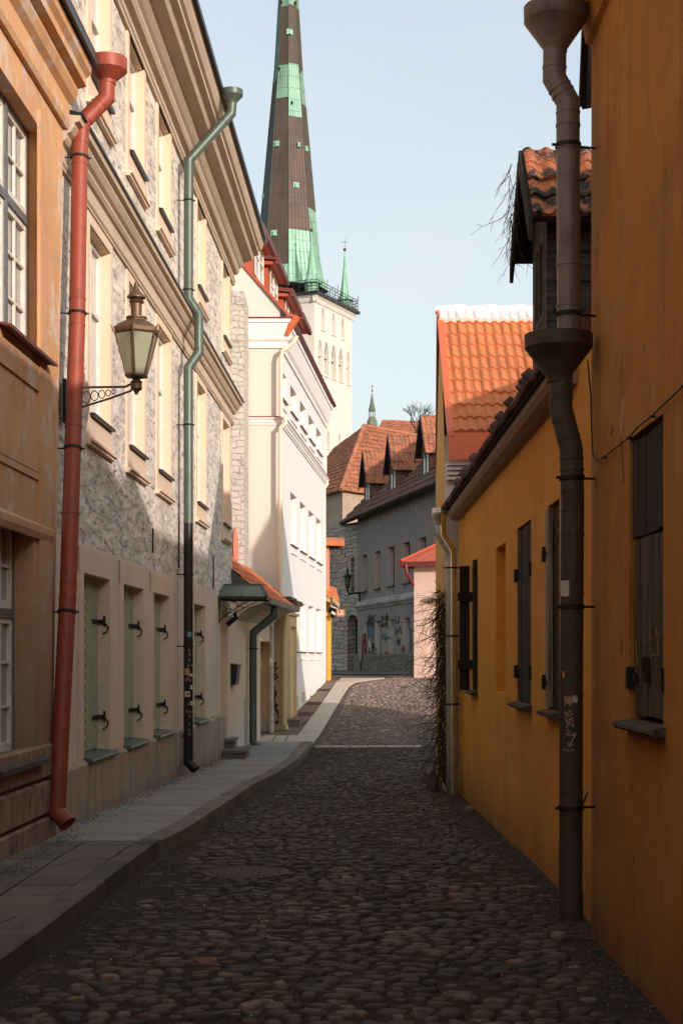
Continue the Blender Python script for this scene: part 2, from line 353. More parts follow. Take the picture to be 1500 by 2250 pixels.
m_white_tile = tilemat('white_ridge_tiles', (.78, .76, .74, 1), (.6, .58, .55, 1), (.5, .5, .5, 1), .2, .2)
m_paper = simple('paper_sticker', (.60, .55, .50), .7, .25, 40)
m_red_paper = simple('red_sticker', (.5, .06, .05), .7, .2, 40); m_blue_paper = simple('teal_sticker', (.12, .35, .38), .6, .2, 40); m_orange_paper = simple('pale_orange_sticker', (.55, .30, .20), .7, .35, 60)
m_ink = simple('black_spray_paint', (.02, .018, .016), .6); m_chalk = simple('pale_marker', (.50, .36, .26), .8, .3, 60)
m_blue_ink = simple('blue_spray_paint', (.08, .16, .20), .7); m_red_ink = simple('red_spray_paint', (.16, .02, .02), .7); m_olive = simple('olive_spray_paint', (.10, .09, .03), .7); m_yel_ink = simple('yellow_chalk', (.30, .24, .05), .8)

# ---------------- ground ----------------
GP = [(-60, 0), (12, 0), (14, -.05), (20, -.14), (25, -.25), (27.5, -.29), (30, -.26), (34, -.08), (40, .34), (47, .84), (56, .96), (62, 1.0), (90, 1.05), (400, 1.1)]
def g(Y):
    for i in range(len(GP)-1):
        a, b = GP[i], GP[i+1]
        if Y <= b[0]:
            t = (Y-a[0])/(b[0]-a[0]); t = max(0, t)
            return a[1]+(b[1]-a[1])*t
    return GP[-1][1]
def poly_x(tab, Y):
    if Y <= tab[0][0]: return tab[0][1]
    for (a, xa), (b, xb) in zip(tab, tab[1:]):
        if Y <= b: return xa+(xb-xa)*(Y-a)/(b-a)
    return tab[-1][1]
def sheet(xl, xr, y0, y1, dy, dz, nx=1):
    m = MB(); n = max(1, int(math.ceil((y1-y0)/dy)))
    for i in range(n+1):
        Y = y0+(y1-y0)*i/n; a, b = xl(Y), xr(Y)
        for j in range(nx+1): m.v.append((a+(b-a)*j/nx, Y, g(Y)+dz))
    for i in range(n):
        for j in range(nx):
            k = i*(nx+1)+j; m.f.append([k, k+1, k+nx+2, k+nx+1]); m.m.append(0)
    return m
m_ground = simple('bare_earth', (.10, .085, .07), .95, .4, 3, bumpd=.01)
gm = MB(); ys = [-300, -60]+[12+i for i in range(0, 80)]+[150, 400, 2500]
for Y in ys:
    for X in (-1500, -40, 40, 1500): gm.v.append((X, Y, g(Y)-.03))
for i in range(len(ys)-1):
    for j in range(3): gm.f.append([i*4+j, i*4+j+1, i*4+j+5, i*4+j+4]); gm.m.append(0)
struct('ground', gm, m_ground)
KERB = [(-6, -2.0), (5, -1.72), (7.5, -1.655), (8.4, -1.61), (12.2, -1.50), (12.6, -1.46), (13.6, -1.38), (16, -1.27), (20, -1.09), (22, -.93), (25, -.82), (28, -.72), (29.8, -.66), (31, -.60), (32.2, -.57)]
kx = lambda Y: poly_x(KERB, Y)
STRIP_R = [(31.5, -.60), (34, -.45), (40, -.11), (44, .12), (46, .27), (49, .85), (52, 1.6)]
STRIP_L = [(31.5, -1.05), (34, -.93), (40, -.56), (46, -.22), (48.5, -.10), (52, -.0)]
m_dirt = Mat('cobble_joints_dirt', (.036, .027, .022, 1), .95)
m_dirt.layer((.066, .049, .036, 1), 1.2, .42, .7, amt=.8); m_dirt.layer((.02, .016, .014, 1), 14, .5, .62, amt=.8); m_dirt.layer((.16, .13, .11, 1), 90, .66, .72, amt=.9, detail=2)
m_dirt.bump(m_dirt.noise(20), .02, .8).bump(m_dirt.noise(120), .006, .9); m_dirt = m_dirt.done()
struct('road', sheet(lambda Y: -2.6 if Y < 45 else -3, lambda Y: 1.52 if Y < 24.2 else 6.5, -6, 60, .8, 0.0, 12), m_dirt)
m_cob = Mat('cobble_stone', (.082, .058, .045, 1), .72, 0, .25)
gi = m_cob.n('ShaderNodeNewGeometry'); ri = gi.outputs['Random Per Island']
m_cob.mix(m_cob.ramp(ri, .3, .5), (.10, .069, .053, 1)); m_cob.mix(m_cob.ramp(ri, .58, .62), (.046, .044, .047, 1)); m_cob.mix(m_cob.ramp(ri, .82, .86), (.135, .105, .085, 1)); m_cob.mix(m_cob.ramp(ri, .955, .96), (.20, .14, .105, 1))
m_cob.layer((.035, .027, .022, 1), 1.1, .45, .68, amt=.6); m_cob.layer((.045, .034, .026, 1), 18, .48, .6, amt=.7)
m_cob.bump(m_cob.noise(50), .006, .7); m_cob = m_cob.done()
def cobbles(YA, YB, name, mat):
    m = MB(); rnd = random.Random(3); Y = YA; row = 0
    while Y < YB:
        far = Y > 34; dy = .103 if not far else .15
        xl = kx(Y)+.05 if Y < 32 else poly_x(STRIP_R, Y)+.06
        xr = 1.44 if Y < 20 else (1.38 if Y < 24.3 else (5.5 if Y > 26 else 2.4))
        if Y > 34: xr = min(xr, .08*Y)
        X = xl+rnd.random()*.1
        while X < xr:
            wx = rnd.choice([.085, .10, .12, .14, .18])*rnd.uniform(.85, 1.1); 
            if far: wx *= 1.2
            cx = X+wx/2; cy = Y+rnd.uniform(-.03, .03)+.035*math.sin(cx*2.7+Y*.8)
            if (cx+.71)**2+(cy-11.5)**2 < .36**2 or (30.9 < cy < 31.35) or (14.9 < cy < 15.35 and -.35 < cx < .55 and rnd.random() < .6): X += wx+.012; continue
            e = min((xr-cx), 9); hh = .017+rnd.uniform(-.009, .009)-(.03 if rnd.random() < .05 and not far else 0)
            if Y < 34:
                if e < .30: hh -= .020*(1-e/.30)+rnd.uniform(0, .008)
                if cx-xl < .2: hh -= .010
                hh -= .016*max(0, math.sin(cx*2.1+1)*math.sin(Y*.55+cx)-.25)
            if hh < .004: X += wx+.012; continue
            sh_k = .82+.18*min(1, max(0, hh)/.02); a = wx/2*rnd.uniform(.84, 1.0)*sh_k; b = dy/2*rnd.uniform(.80, 1.12)*sh_k; k = 8; ph = rnd.random()*6; z = g(cy)
            tx, ty = rnd.uniform(-.09, .09), rnd.uniform(-.09, .09); base = len(m.v); rr = [rnd.uniform(.80, 1.16) for _ in range(k)]
            for (q, zz) in ((1.04, -.012), (.96, .60*hh), (.76, .95*hh)):
                for i in range(k):
                    an = 2*math.pi*(i+.5)/k; cs, sn = math.cos(an), math.sin(an)
                    cs = math.copysign(abs(cs)**.75, cs); sn = math.copysign(abs(sn)**.75, sn)
                    x, y = a*q*cs*rr[i], b*q*sn*rr[i]; m.v.append((cx+x, cy+y, z+zz+(tx*x+ty*y)))
            m.v.append((cx, cy, z+hh))
            for r in range(2):
                for i in range(k): m.f.append([base+r*k+i, base+r*k+(i+1) % k, base+(r+1)*k+(i+1) % k, base+(r+1)*k+i]); m.m.append(0)
            for i in range(k): m.f.append([base+2*k+i, base+2*k+(i+1) % k, base+3*k]); m.m.append(0)
            X += wx+rnd.uniform(.002, .010)
        Y += dy*rnd.uniform(.97, 1.06)
    o = m.build(name, mat, recalc=False); o.data.polygons.foreach_set('use_smooth', [True]*len(o.data.polygons))
    tag(o, kind='structure')
cobbles(5.2, 31.0, 'road_cobbles', m_cob)
m_cobf = Mat('sunlit_brown_cobble', (.19, .14, .115, 1), .8, 0, .25); gi = m_cobf.n('ShaderNodeNewGeometry'); ri = gi.outputs['Random Per Island']  # lighter copy of the cobbles: brightness of the sunlit far road put into colour
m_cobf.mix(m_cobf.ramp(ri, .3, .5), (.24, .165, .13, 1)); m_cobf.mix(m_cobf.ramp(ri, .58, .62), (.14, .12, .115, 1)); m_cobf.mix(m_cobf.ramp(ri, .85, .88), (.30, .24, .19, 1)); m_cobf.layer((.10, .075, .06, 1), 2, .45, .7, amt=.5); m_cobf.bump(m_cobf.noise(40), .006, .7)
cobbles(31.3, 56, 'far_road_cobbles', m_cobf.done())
m_dirtf = simple('sunlit_joint_sand', (.12, .088, .070), .95, .4, 6, bumpd=.008)  # joints lightened likewise, sunlight put into the sand colour
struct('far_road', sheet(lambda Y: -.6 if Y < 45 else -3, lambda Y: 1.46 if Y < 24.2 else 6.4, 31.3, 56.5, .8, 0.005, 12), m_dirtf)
# gravel crumbs and litter
rnd = random.Random(11); m = MB(); KH = .125
def lx_(Y): return -2.93+.0294*Y
for i in range(8200):
    t = rnd.random()
    if t < .42: Y = rnd.uniform(5.5, 24); X = 1.47-abs(rnd.gauss(0, .22))
    elif t < .72: Y = rnd.uniform(5.5, 31); X = kx(Y)+.03+abs(rnd.gauss(0, .13))
    elif t < .80: Y = rnd.uniform(5.5, 22); X = rnd.uniform(kx(Y), 1.4)
    else: Y = rnd.uniform(9, 27.3); X = (lx_(Y) if Y > 13.2 else -2.42)+.09+abs(rnd.gauss(0, .09))
    r = rnd.uniform(.003, .011); z = g(Y)+.004+r*.3+(KH if X < kx(Y) else 0); b = len(m.v)
    for dx, dy, dz in ((r, 0, 0), (-r*.8, r*.5, 0), (-r*.5, -r, 0), (0, 0, r*.9)): m.v.append((X+dx, Y+dy, z+dz))
    for fc in ((0, 1, 3), (1, 2, 3), (2, 0, 3)): m.f.append([b+j for j in fc]); m.m.append(0)
m_grav = Mat('gravel', (.10, .08, .065, 1), .9); m_grav.island(.7); tag(m.build('gravel', m_grav.done(), recalc=False), 'fine gravel and grit gathered along the kerb and the amber wall', 'gravel', kind='stuff')
m = MB()
for i in range(46):
    Y = rnd.uniform(6, 16); X = rnd.uniform(kx(Y)+.15, 1.2); r = rnd.uniform(.006, .016); z = g(Y)+.04
    a = rnd.random()*6; m.quad(*[(X+r*math.cos(a+q)*s_, Y+r*math.sin(a+q), z+.004*(q % 2)) for q, s_ in ((0, 1), (1.4, .6), (3.1, 1), (4.6, .7))], world=True)
tag(m.build('litter_scraps', simple('pale_scraps', (.55, .53, .50), .8), recalc=False), 'tiny pale scraps of litter scattered over the dark cobbles', 'litter', kind='stuff')
L_ = MB(); lc = W(620*1.0, 2122*1.0, 8.0)
lp = [(-.19+.0, .0), (-.12, .05), (0, .035), (.1, -.01), (.14, -.02), (.0, -.045), (-.1, -.03)]
lx, ly = (457-750)*7.95/F, 7.95
L_.add([(lx+a*.42, ly+b*.7, g(ly)+.045+.012*math.sin(i)) for i, (a, b) in enumerate(lp)], [list(range(7))], True)
tag(L_.build('dry_leaf', simple('dry_leaf_brown', (.20, .09, .035), .8)), 'curled rust brown leaf lying alone on the dark cobbles', 'leaf')
# sidewalk
KH = .125
m_slab = Mat('old_paving_slabs', (.17, .135, .115, 1), .8); m_slab.island(.14); m_slab.layer((.09, .075, .068, 1), 2.5, .4, .7, amt=.6); m_slab.layer((.05, .04, .036, 1), 50, .58, .66, amt=.5); m_slab.bump(m_slab.noise(40), .003, .7); m_slab = m_slab.done()
m_conc = Mat('grey_flagstones', (.255, .25, .235, 1), .7, 0, .4); m_conc.island(.10); m_conc.layer((.16, .155, .15, 1), 1.8, .42, .7, amt=.6); m_conc.layer((.13, .125, .12, 1), 60, .55, .65, amt=.5); m_conc.bump(m_conc.noise(60), .003, .6); m_conc = m_conc.done()
m_kerb = Mat('granite_kerb', (.18, .15, .125, 1), .8); m_kerb.island(.18); m_kerb.layer((.12, .10, .085, 1), 3, .42, .7, amt=.7); m_kerb.layer((.08, .07, .06, 1), 70, .55, .62, amt=.5); m_kerb.bump(m_kerb.noise(50), .005, .8); m_kerb = m_kerb.done()
m_kerbd = Mat('dark_kerb', (.12, .10, .085, 1), .8); m_kerbd.island(.18); m_kerbd.layer((.06, .05, .042, 1), 3, .42, .7, amt=.7); m_kerbd.bump(m_kerbd.noise(50), .005, .8); m_kerbd = m_kerbd.done()
struct('pavement_bed', sheet(lambda Y: -3.2, lambda Y: kx(Y)-.03, -6, 31.2, .5, KH-.015), m_dirt)
def blk(m, xl0, xr0, xl1, xr1, y0, y1, zt, zb, gap=.010, jit=.003):
    y0 += gap; y1 -= gap; j = rnd.uniform(-jit, jit); t = .008
    def c(x, y, dz): return (x, y, g(y)+dz)
    top = [c(xl0+gap+t, y0+t, zt+j), c(xr0-gap-t, y0+t, zt+j), c(xr1-gap-t, y1-t, zt+j), c(xl1+gap+t, y1-t, zt+j)]
    mid = [c(xl0+gap, y0, zt-t+j), c(xr0-gap, y0, zt-t+j), c(xr1-gap, y1, zt-t+j), c(xl1+gap, y1, zt-t+j)]
    bot = [(x, y, g(y)+zb) for x, y, _ in mid]
    m.add(top+mid+bot, [(0,1,2,3),(4,5,1,0),(5,6,2,1),(6,7,3,2),(7,4,0,3),(8,9,5,4),(9,10,6,5),(10,11,7,6),(11,8,4,7)], True)
def lx_(Y): return -2.93+.0294*Y
m = MB(); Y = 4.0
while Y < 12.45:
    d = rnd.uniform(.36, .5); y1 = min(Y+d, 12.5)
    mid = lambda q: (kx(q)-.16)*.55+(-2.6)*.45
    a0, a1 = kx(Y)-.17, kx(y1)-.17
    if rnd.random() < .3:
        xm = (mid(Y)+a0)/2+rnd.uniform(-.1, .1); blk(m, mid(Y), xm, mid(y1), xm+.08, Y, y1, KH, 0); blk(m, xm, a0, xm+.08, a1, Y, y1, KH, 0)
    else: blk(m, mid(Y), a0, mid(y1), a1, Y, y1, KH, 0)
    Y = y1
Y = 4.2
while Y < 12.45:
    d = .42; y1 = min(Y+d, 12.5); mid = lambda q: (kx(q)-.16)*.55+(-2.6)*.45
    blk(m, -2.75, mid(Y), -2.75, mid(y1), Y, y1, KH+.002, 0); Y = y1
struct('pavement_slabs', m, m_slab)
m = MB(); Y = 12.6
while Y < 31.0:
    y1 = min(Y+.62, 31.1)
    blk(m, -2.72, kx(Y)-.20, -2.72, kx(y1)-.20, Y, y1, KH+.003, 0, gap=.010); Y = y1
struct('pavement_flagstones', m, m_conc)
m = MB(); Y = 4.0; 
while Y < 12.5:
    y1 = min(Y+rnd.uniform(.9, 1.2), 12.5); blk(m, kx(Y)-.165, kx(Y), kx(y1)-.165, kx(y1), Y, y1, KH+.01, -.05, gap=.004, jit=.006); Y = y1
struct('kerb_near', m, m_kerbd)
m = MB(); Y = 12.62
while Y < 32.0:
    y1 = min(Y+rnd.uniform(.75, .9), 32.1); blk(m, kx(Y)-.195, kx(Y), kx(y1)-.195, kx(y1), Y, y1, KH+.012-(.11*max(0, (y1-31)/1.1)), -.05, gap=.003, jit=.003); Y = y1
struct('kerb_far', m, m_kerb)
# paved strip and threshold beyond
m = MB(); Y = 31.3
while Y < 51:
    y1 = Y+.8; blk(m, poly_x(STRIP_L, Y), poly_x(STRIP_R, Y), poly_x(STRIP_L, y1), poly_x(STRIP_R, y1), Y, y1, .035, -.05, gap=.008); Y = y1
X = -1.75
for i in range(4): blk(m, -2.0+i*.27, -1.74+i*.27, -2.0+i*.27+.05, -1.74+i*.27+.05, 31.6, 33.4, .034, -.05)
struct('paving_strip', m, plaster('pale_paving', (.50, .44, .37, 1), (.34, .31, .27, 1), None, bumpd=.003))
struct('gravel_strip', sheet(lambda Y: -2.6, lambda Y: poly_x(STRIP_L, Y)-.01, 31.2, 50, .6, .012, 2), simple('brown_gravel_strip', (.24, .17, .125), .95, .4, 30, bumpd=.01))
m = MB(); X = -.55
for i in range(6): blk(m, X, X+.36, X, X+.36, 30.95, 31.3, .03, -.05, gap=.006); X += .36
struct('stone_threshold', m, m_conc)
m = MB(); b_ = sheet(lambda Y: -6, lambda Y: 8, 56.8, 60, .8, .03, 2); struct('far_pavement', b_, simple('dark_pavement', (.11, .10, .10), .9, .3, 4))

# ================= LEFT: limestone building =================
FL = Face(-2.93, 0, -2.93+.0294*30, 30)      # s ~ Y
lb = thing('limestone_building', (lx_(20), 20, g(20)), 'three storey rubble limestone building with beige window surrounds and green ground floor shutters', 'building')
cols = [15.75, 18.05, 20.3, 24.35, 28.1]; S0 = 13.75; S1 = 29.3
cols_g = [15.6, 17.85, 20.05, 24.1]
holes_up = [(c-.56, c+.56, 4.02, 5.86) for c in cols]+[(c-.53, c+.53, 7.36, 8.66) for c in cols]
z_g = 2.70
gh = [(c-.70, c+.70, .62, 2.42) for c in cols_g]
m = MB(FL)
zs_ = holes_up
m.wall(S0, S1, z_g, 8.72, holes_up, .16)
m.quad((S1, 0, -1), (S1, -8, -1), (S1, -8, 9), (S1, 0, 9)); m.quad((S0, 0, 2.7), (S0, -8, 2.7), (S0, -8, 9), (S0, 0, 9))
m.build('wall', m_rubble, lb)
m = MB(FL); m.wall(S0-1.0, 27.35, -1, z_g, gh, .24); m.quad((27.35, 0, -1), (27.35, 0, z_g), (27.35, -.8, z_g), (27.35, -.8, -1))
m.quad((27.35, -.35, -1), (27.35, -.35, z_g), (S1, -.35, z_g), (S1, -.35, -1))
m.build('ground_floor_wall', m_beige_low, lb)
# raised plaster surrounds on ground floor
for c in cols_g:
    m = MB(FL); a, b = c-.70, c+.70
    m.box(a-.22, a, 0, .018, .60, 2.66); m.box(b, b+.22, 0, .018, .60, 2.66); m.box(a-.22, b+.22, 0, .0185, 2.42, 2.665)
    m.box(a, b, -.238, -.12, .60, .62)
    m.build('window_surround', m_surround, lb)
m = MB(FL); y_ = S0-.9
while y_ < 27.3:
    d = rnd.uniform(.55, .95); e = min(y_+d, 27.36); t = .60+rnd.uniform(-.012, .012)
    m.prism([(0, -1), (.075+rnd.uniform(-.006, .006), -1), (.07, t-.03), (.04, t), (0, t+.01)], y_+.005, e-.005); y_ = e
m.build('plinth', m_granite, lb)
def cornice(face, parent, s0, s1, prof, mat, name='cornice'):
    m = MB(face); m.prism(prof, s0, s1); return m.build(name, mat, parent)
# string course with metal capping
cornice(FL, lb, S0+.02, S1+.02, [(0, 5.98), (.03, 5.98), (.03, 6.0), (.05, 6.02), (.05, 6.04), (.03, 6.06), (.03, 6.19), (.06, 6.20), (.085, 6.23), (.085, 6.26), (.12, 6.28), (.155, 6.33), (.155, 6.36), (.20, 6.37), (.21, 6.42), (0, 6.44)], m_cornice, 'string_course')
cornice(FL, lb, S0+.02, S1+.05, [(0, 6.442), (.235, 6.422), (.235, 6.442), (0, 6.50)], m_blackm, 'string_capping')
cornice(FL, lb, S0-3, S1+.1, [(0, 8.66), (.04, 8.66), (.04, 8.70), (.06, 8.72), (.06, 8.76), (.03, 8.78), (.03, 8.86), (.10, 8.88), (.13, 8.93), (.13, 8.97), (.17, 9.0), (.22, 9.06), (.22, 9.10), (.38, 9.14), (.42, 9.22), (.50, 9.24), (.50, 9.30), (.54, 9.32), (.58, 9.40), (.60, 9.48), (0, 9.5)], m_cornice, 'cornice')
cornice(FL, lb, S0-3, S1+.15, [(0, 9.51), (.62, 9.49), (.655, 9.47), (.66, 9.53), (0, 9.56)], m_blackm, 'gutter')
cornice(FL, lb, S0-3, S1+.1, [(.6, 9.57), (-4, 12.2), (-8, 9.57)], m_darkred, 'roof')
def casement(face, parent, a, b, z0, z1, depth, curtain=True, mull=1, trans=1, th=.05, matf=None, bars=0, name='window'):
    m = MB(face); n0, n1 = -depth+.002, -depth+.05; t = th
    m.box(a, a+t, n0, n1, z0, z1); m.box(b-t, b, n0, n1, z0, z1); m.box(a+t, b-t, n0, n1-.003, z0, z0+t); m.box(a+t, b-t, n0, n1-.003, z1-t, z1)
    for i in range(mull): x = a+(b-a)*(i+1)/(mull+1); m.box(x-t*.6, x+t*.6, n0, n1+.004, z0+t, z1-t)
    for i in range(trans): z = z0+(z1-z0)*((.62) if trans == 1 else (i+1)/(trans+1)); m.box(a+t, b-t, n0, n1-.006, z-t*.5, z+t*.5)
    w_ = m.build(name, matf or m_white, parent)
    p = MB(face); p.quad((a, -depth+.012, z0), (b, -depth+.012, z0), (b, -depth+.012, z1), (a, -depth+.012, z1)); p.build('pane', m_curt if curtain else m_glass, w_)
    return w_
for hi, (a, b, z0, z1) in enumerate(holes_up):
    m = MB(FL); sw = .13     # plaster surround
    m.box(a-sw, a, -.003, .022, z0-.30, z1+.10); m.box(b, b+sw, -.003, .022, z0-.30, z1+.10); m.box(a, b, -.003, .0225, z0-.30, z0-.045); m.box(a, b, -.003, .0225, z1, z1+.10)
    # plaster reveals
    m.box(a-.002, a+.012, -.155, .0, z0, z1); m.box(b-.012, b+.002, -.155, .0, z0, z1); m.box(a+.012, b-.012, -.155, 0, z1-.012, z1+.002)
    m.prism([(0, z0-.34), (.05, z0-.34), (.05, z0-.32), (.075, z0-.31), (.075, z0-.285), (0, z0-.28)], a-sw-.01, b+sw+.01)
    m.build('window_surround', m_surround, lb)
    wd = casement(FL, lb, a+.012, b-.012, z0, z1-.012, .13)
    m = MB(FL); m.prism([(-.13, z0-.03), (.07, z0-.045), (.075, z0-.02), (-.13, z0+.012)], a-.02, b+.02); m.build('sill', m_blackm, wd)
    for zz in (z0+.25, z1-.3):
        pass
# shutters on the ground floor
def clip(poly, a, b, c):           # keep a*x+b*y<=c
    out = []
    for i in range(len(poly)):
        p, q = poly[i], poly[(i+1) % len(poly)]; fp, fq = a*p[0]+b*p[1]-c, a*q[0]+b*q[1]-c
        if fp <= 0: out.append(p)
        if fp*fq < 0: t = fp/(fp-fq); out.append((p[0]+(q[0]-p[0])*t, p[1]+(q[1]-p[1])*t))
    return out
def chevron_leaf(face, a, b, z0, z1, n0, up):
    m = MB(face); m.mi = 1; m.box(a, b, n0, n0+.02, z0, z1); m.mi = 0; st = .115; sl = 1.75
    k = -40
    while k < 60:
        zc = z0+k*st
        if up: P = [(a, zc), (b, zc-sl*(b-a)), (b, zc-sl*(b-a)+st-.060), (a, zc+st-.060)]
        else: P = [(a, zc-sl*(b-a)), (b, zc), (b, zc+st-.060), (a, zc-sl*(b-a)+st-.060)]
        for cc in ((0, 1, z1), (0, -1, -z0)): P = clip(P, *cc) if len(P) > 2 else []
        if len(P) > 2: m.plate(P, n0+.02, n0+.0225)
        k += 1
    return m
pos_lbl = ['nearest the red downpipe', 'second from the red downpipe', 'third, just before the green downpipe', 'beyond the green downpipe']
for c, lbl in zip(cols_g, pos_lbl):
    a, b = c-.70, c+.70
    for (x0, x1, up) in ((a+.01, c-.004, True), (c+.004, b-.01, False)):
        lf = chevron_leaf(FL, x0, x1, .66, 2.40, -.13, up).build('shutter', [m_greenwood, m_groove_shade], lb)
        hx = x0 if up else x1; sg = 1 if up else -1
        for zz in (.98, 1.98):
            h = MB(FL); h.box(min(hx, hx+sg*.34), max(hx, hx+sg*.34), -.1074, -.094, zz-.02, zz+.02); h.box(hx-.02, hx+.02, -.09, -.03, zz-.025, zz+.02)
            h.box(hx-.01, hx+.01, -.05, -.03, zz-.05, zz+.06)
            p0 = FL.P(hx-sg*.02, -.10, zz-.05)
            h.tube([FL.P(hx, -.03, zz-.02), FL.P(hx+sg*.0, -.0, zz-.06), FL.P(hx+sg*.02, -.01, zz-.11), FL.P(hx+sg*.07, -.05, zz-.13)], .008, 6)
            h.build('strap_hinge', m_iron, lf)
    m = MB(FL); m.prism([(-.2, .655), (-.2, .62), (.10, .585), (.11, .60), (.105, .625)], a-.03, b+.03); m.build('sill', m_greenpipe, lb)
for s_, z0, z1 in ((19.2, 2.9, 3.2), (21.6, 2.85, 3.5), (25.9, 2.75, 3.3)): MB(FL).tube([FL.P(s_, .03, z0), FL.P(s_, .03, z1)], .012, 6).build('wall_anchor', m_iron, lb)

# ================= LEFT: ochre building (nearest) =================
FO = Face(-2.84, 0, -2.84+.0294*30, 30)
ob = thing('ochre_building', (-2.6, 10, 0), 'nearest left building of flaking ochre plaster with tall white multi pane windows', 'building')
SE = 13.35
sj = FO.s(62); zj1 = FO.z(62, 285); zj0 = FO.z(62, 762)     # far jamb of the upper window
sj2 = FO.s(22.0); lw1 = FO.z(30, 1165); lw0 = FO.z(22, 1640)
sjo = FO.s(94); sj2o = FO.s(75)
m = MB(FO); DO = .30
up = (sjo-1.5, sjo, FO.z(94, 790), FO.z(94, 290)); lo = (sj2o-1.45, sj2o, FO.z(75, 1655), FO.z(75, 1145))
ups = [(up[0]-2.45*i, up[1]-2.45*i, up[2], up[3]) for i in range(4)]
m.wall(-22, 12.95, .62, 6.6, ups+[lo], DO)
m.quad((12.95, 0, .62), (13.03, 0, .62), (13.62, 0, 6.6), (12.95, 0, 6.6)); m.quad((13.03, 0, -1), (13.03, -.12, -1), (13.62, -.12, 6.6), (13.62, 0, 6.6))
m.build('wall', m_orange, ob)
a, b, z0, z1 = up
m = MB(FO)     # panel below, band above, strings
m.box(a-.05, b+.02, .0, .02, z0-.30, z0-.03); m.box(a-.05, b-.05, .0, .015, z0-1.02, z0-.42)
m.box(a+.02, b-.12, .015, .02, z0-.96, z0-.48)
m.prism([(0, z0-1.50), (.03, z0-1.50), (.05, z0-1.45), (.05, z0-1.40), (0, z0-1.36)], 3, 13.05)
m.box(13.0-.42, 13.0, .0, .03, .64, FO.z(140, 330)); m.build('trim', m_orange, ob)
def bars(face, parent, a, b, z0, z1, n, ztr, rows_lo, rows_hi):
    m = MB(face); t = .045; mid = (a+b)/2
    for (x0, x1) in ((a+.03, mid-.035), (mid+.035, b-.03)):
        for (q0, q1, rows) in ((z0+.03, ztr-.035, rows_lo), (ztr+.035, z1-.03, rows_hi)):
            m.box(x0, x0+t, n-.04, n, q0, q1); m.box(x1-t, x1, n-.04, n, q0, q1); m.box(x0+t, x1-t, n-.04, n-.002, q0, q0+t+.02); m.box(x0+t, x1-t, n-.04, n-.002, q1-t, q1)
            xm = (x0+x1)/2; m.box(xm-.011, xm+.011, n-.03, n-.006, q0+t, q1-t)
            for r in range(1, rows): z = q0+(q1-q0)*r/rows; m.box(x0+t, x1-t, n-.03, n-.008, z-.011, z+.011)
    sash = m.build('window', m_white, parent)
    f = MB(face); f.box(a, a+.03, n-.06, n+.012, z0, z1); f.box(b-.03, b, n-.06, n+.012, z0, z1); f.box(a+.03, b-.03, n-.06, n+.010, z0, z0+.03); f.box(a+.03, b-.03, n-.06, n+.010, z1-.03, z1)
    f.box(mid-.035, mid+.035, n-.05, n+.02, z0+.03, z1-.03); f.box(a+.03, b-.03, n-.05, n+.016, ztr-.035, ztr+.035); f.build('frame', m_greyframe, sash)
    p = MB(face); p.quad((a, n-.035, z0), (b, n-.035, z0), (b, n-.035, z1), (a, n-.035, z1)); p.build('pane', m_pane, sash)
    return sash
ztr = FO.z(94, 560)
wu = bars(FO, ob, up[0], up[1], up[2], up[3], -.13, up[2]+(up[3]-up[2])*.60, 3, 2)
for u_ in ups[1:]: bars(FO, ob, u_[0], u_[1], u_[2], u_[3], -.13, up[2]+(up[3]-up[2])*.60, 3, 2)  # out-of-view windows added to reflect sun onto the amber wall
m = MB(FO); m.prism([(-.2, up[2]+.01), (.10, up[2]-.05), (.12, up[2]-.06), (.12, up[2]-.035), (-.2, up[2]+.03)], up[0]-.04, up[1]+.04); m.build('sill', m_darkred, wu)
wl = bars(FO, ob, lo[0], lo[1], lo[2], lo[3], -.17, lo[2]+(lo[3]-lo[2])*.60, 3, 2)
m = MB(FO); m.prism([(-.2, lo[2]+.01), (.10, lo[2]-.07), (.12, lo[2]-.08), (.12, lo[2]-.04), (-.2, lo[2]+.03)], lo[0]-.04, lo[1]+.04); m.build('sill', m_greypipe, wl)
m = MB(FO); zb = -.3
for r in range(5):
    z1_ = zb+.30; off = rnd.random()*.5; y_ = 3+off
    while y_ < 13.0:
        e = min(y_+rnd.uniform(.9, 1.3), 13.05); m.prism([(-.02, zb+.012), (.03, zb+.012), (.055, zb+.03), (.055, z1_-.03), (.03, z1_-.012), (-.02, z1_-.012)], y_+.006, e-.004); y_ = e
    zb = z1_ if r < 4 else zb
    if zb > .62: break
m.wall(-22, 13.05, -1, .9, [], .1); m.build('plinth', m_orange2, ob)
zc = 6.60
cornice(FO, ob, -22, 13.62, [(0, zc-.36), (.04, zc-.36), (.06, zc-.32), (.06, zc-.27), (.05, zc-.25), (.05, zc-.14), (.10, zc-.10), (.13, zc-.04), (.13, zc), (.20, zc+.02), (.20, zc+.09), (.24, zc+.13), (.25, zc+.2), (0, zc+.22)], m_orange, 'cornice')
cornice(FO, ob, -22, 13.66, [(0, zc+.225), (.26, zc+.21), (.30, zc+.20), (.30, zc+.27), (.24, zc+.27), (0, zc+.24)], m_blackm, 'gutter')
cornice(FO, ob, -22, 13.66, [(.28, zc+.275), (.30, zc+.29), (0, zc+.50), (-3, zc+1.2), (-6, zc+.3)], m_redroof, 'roof')

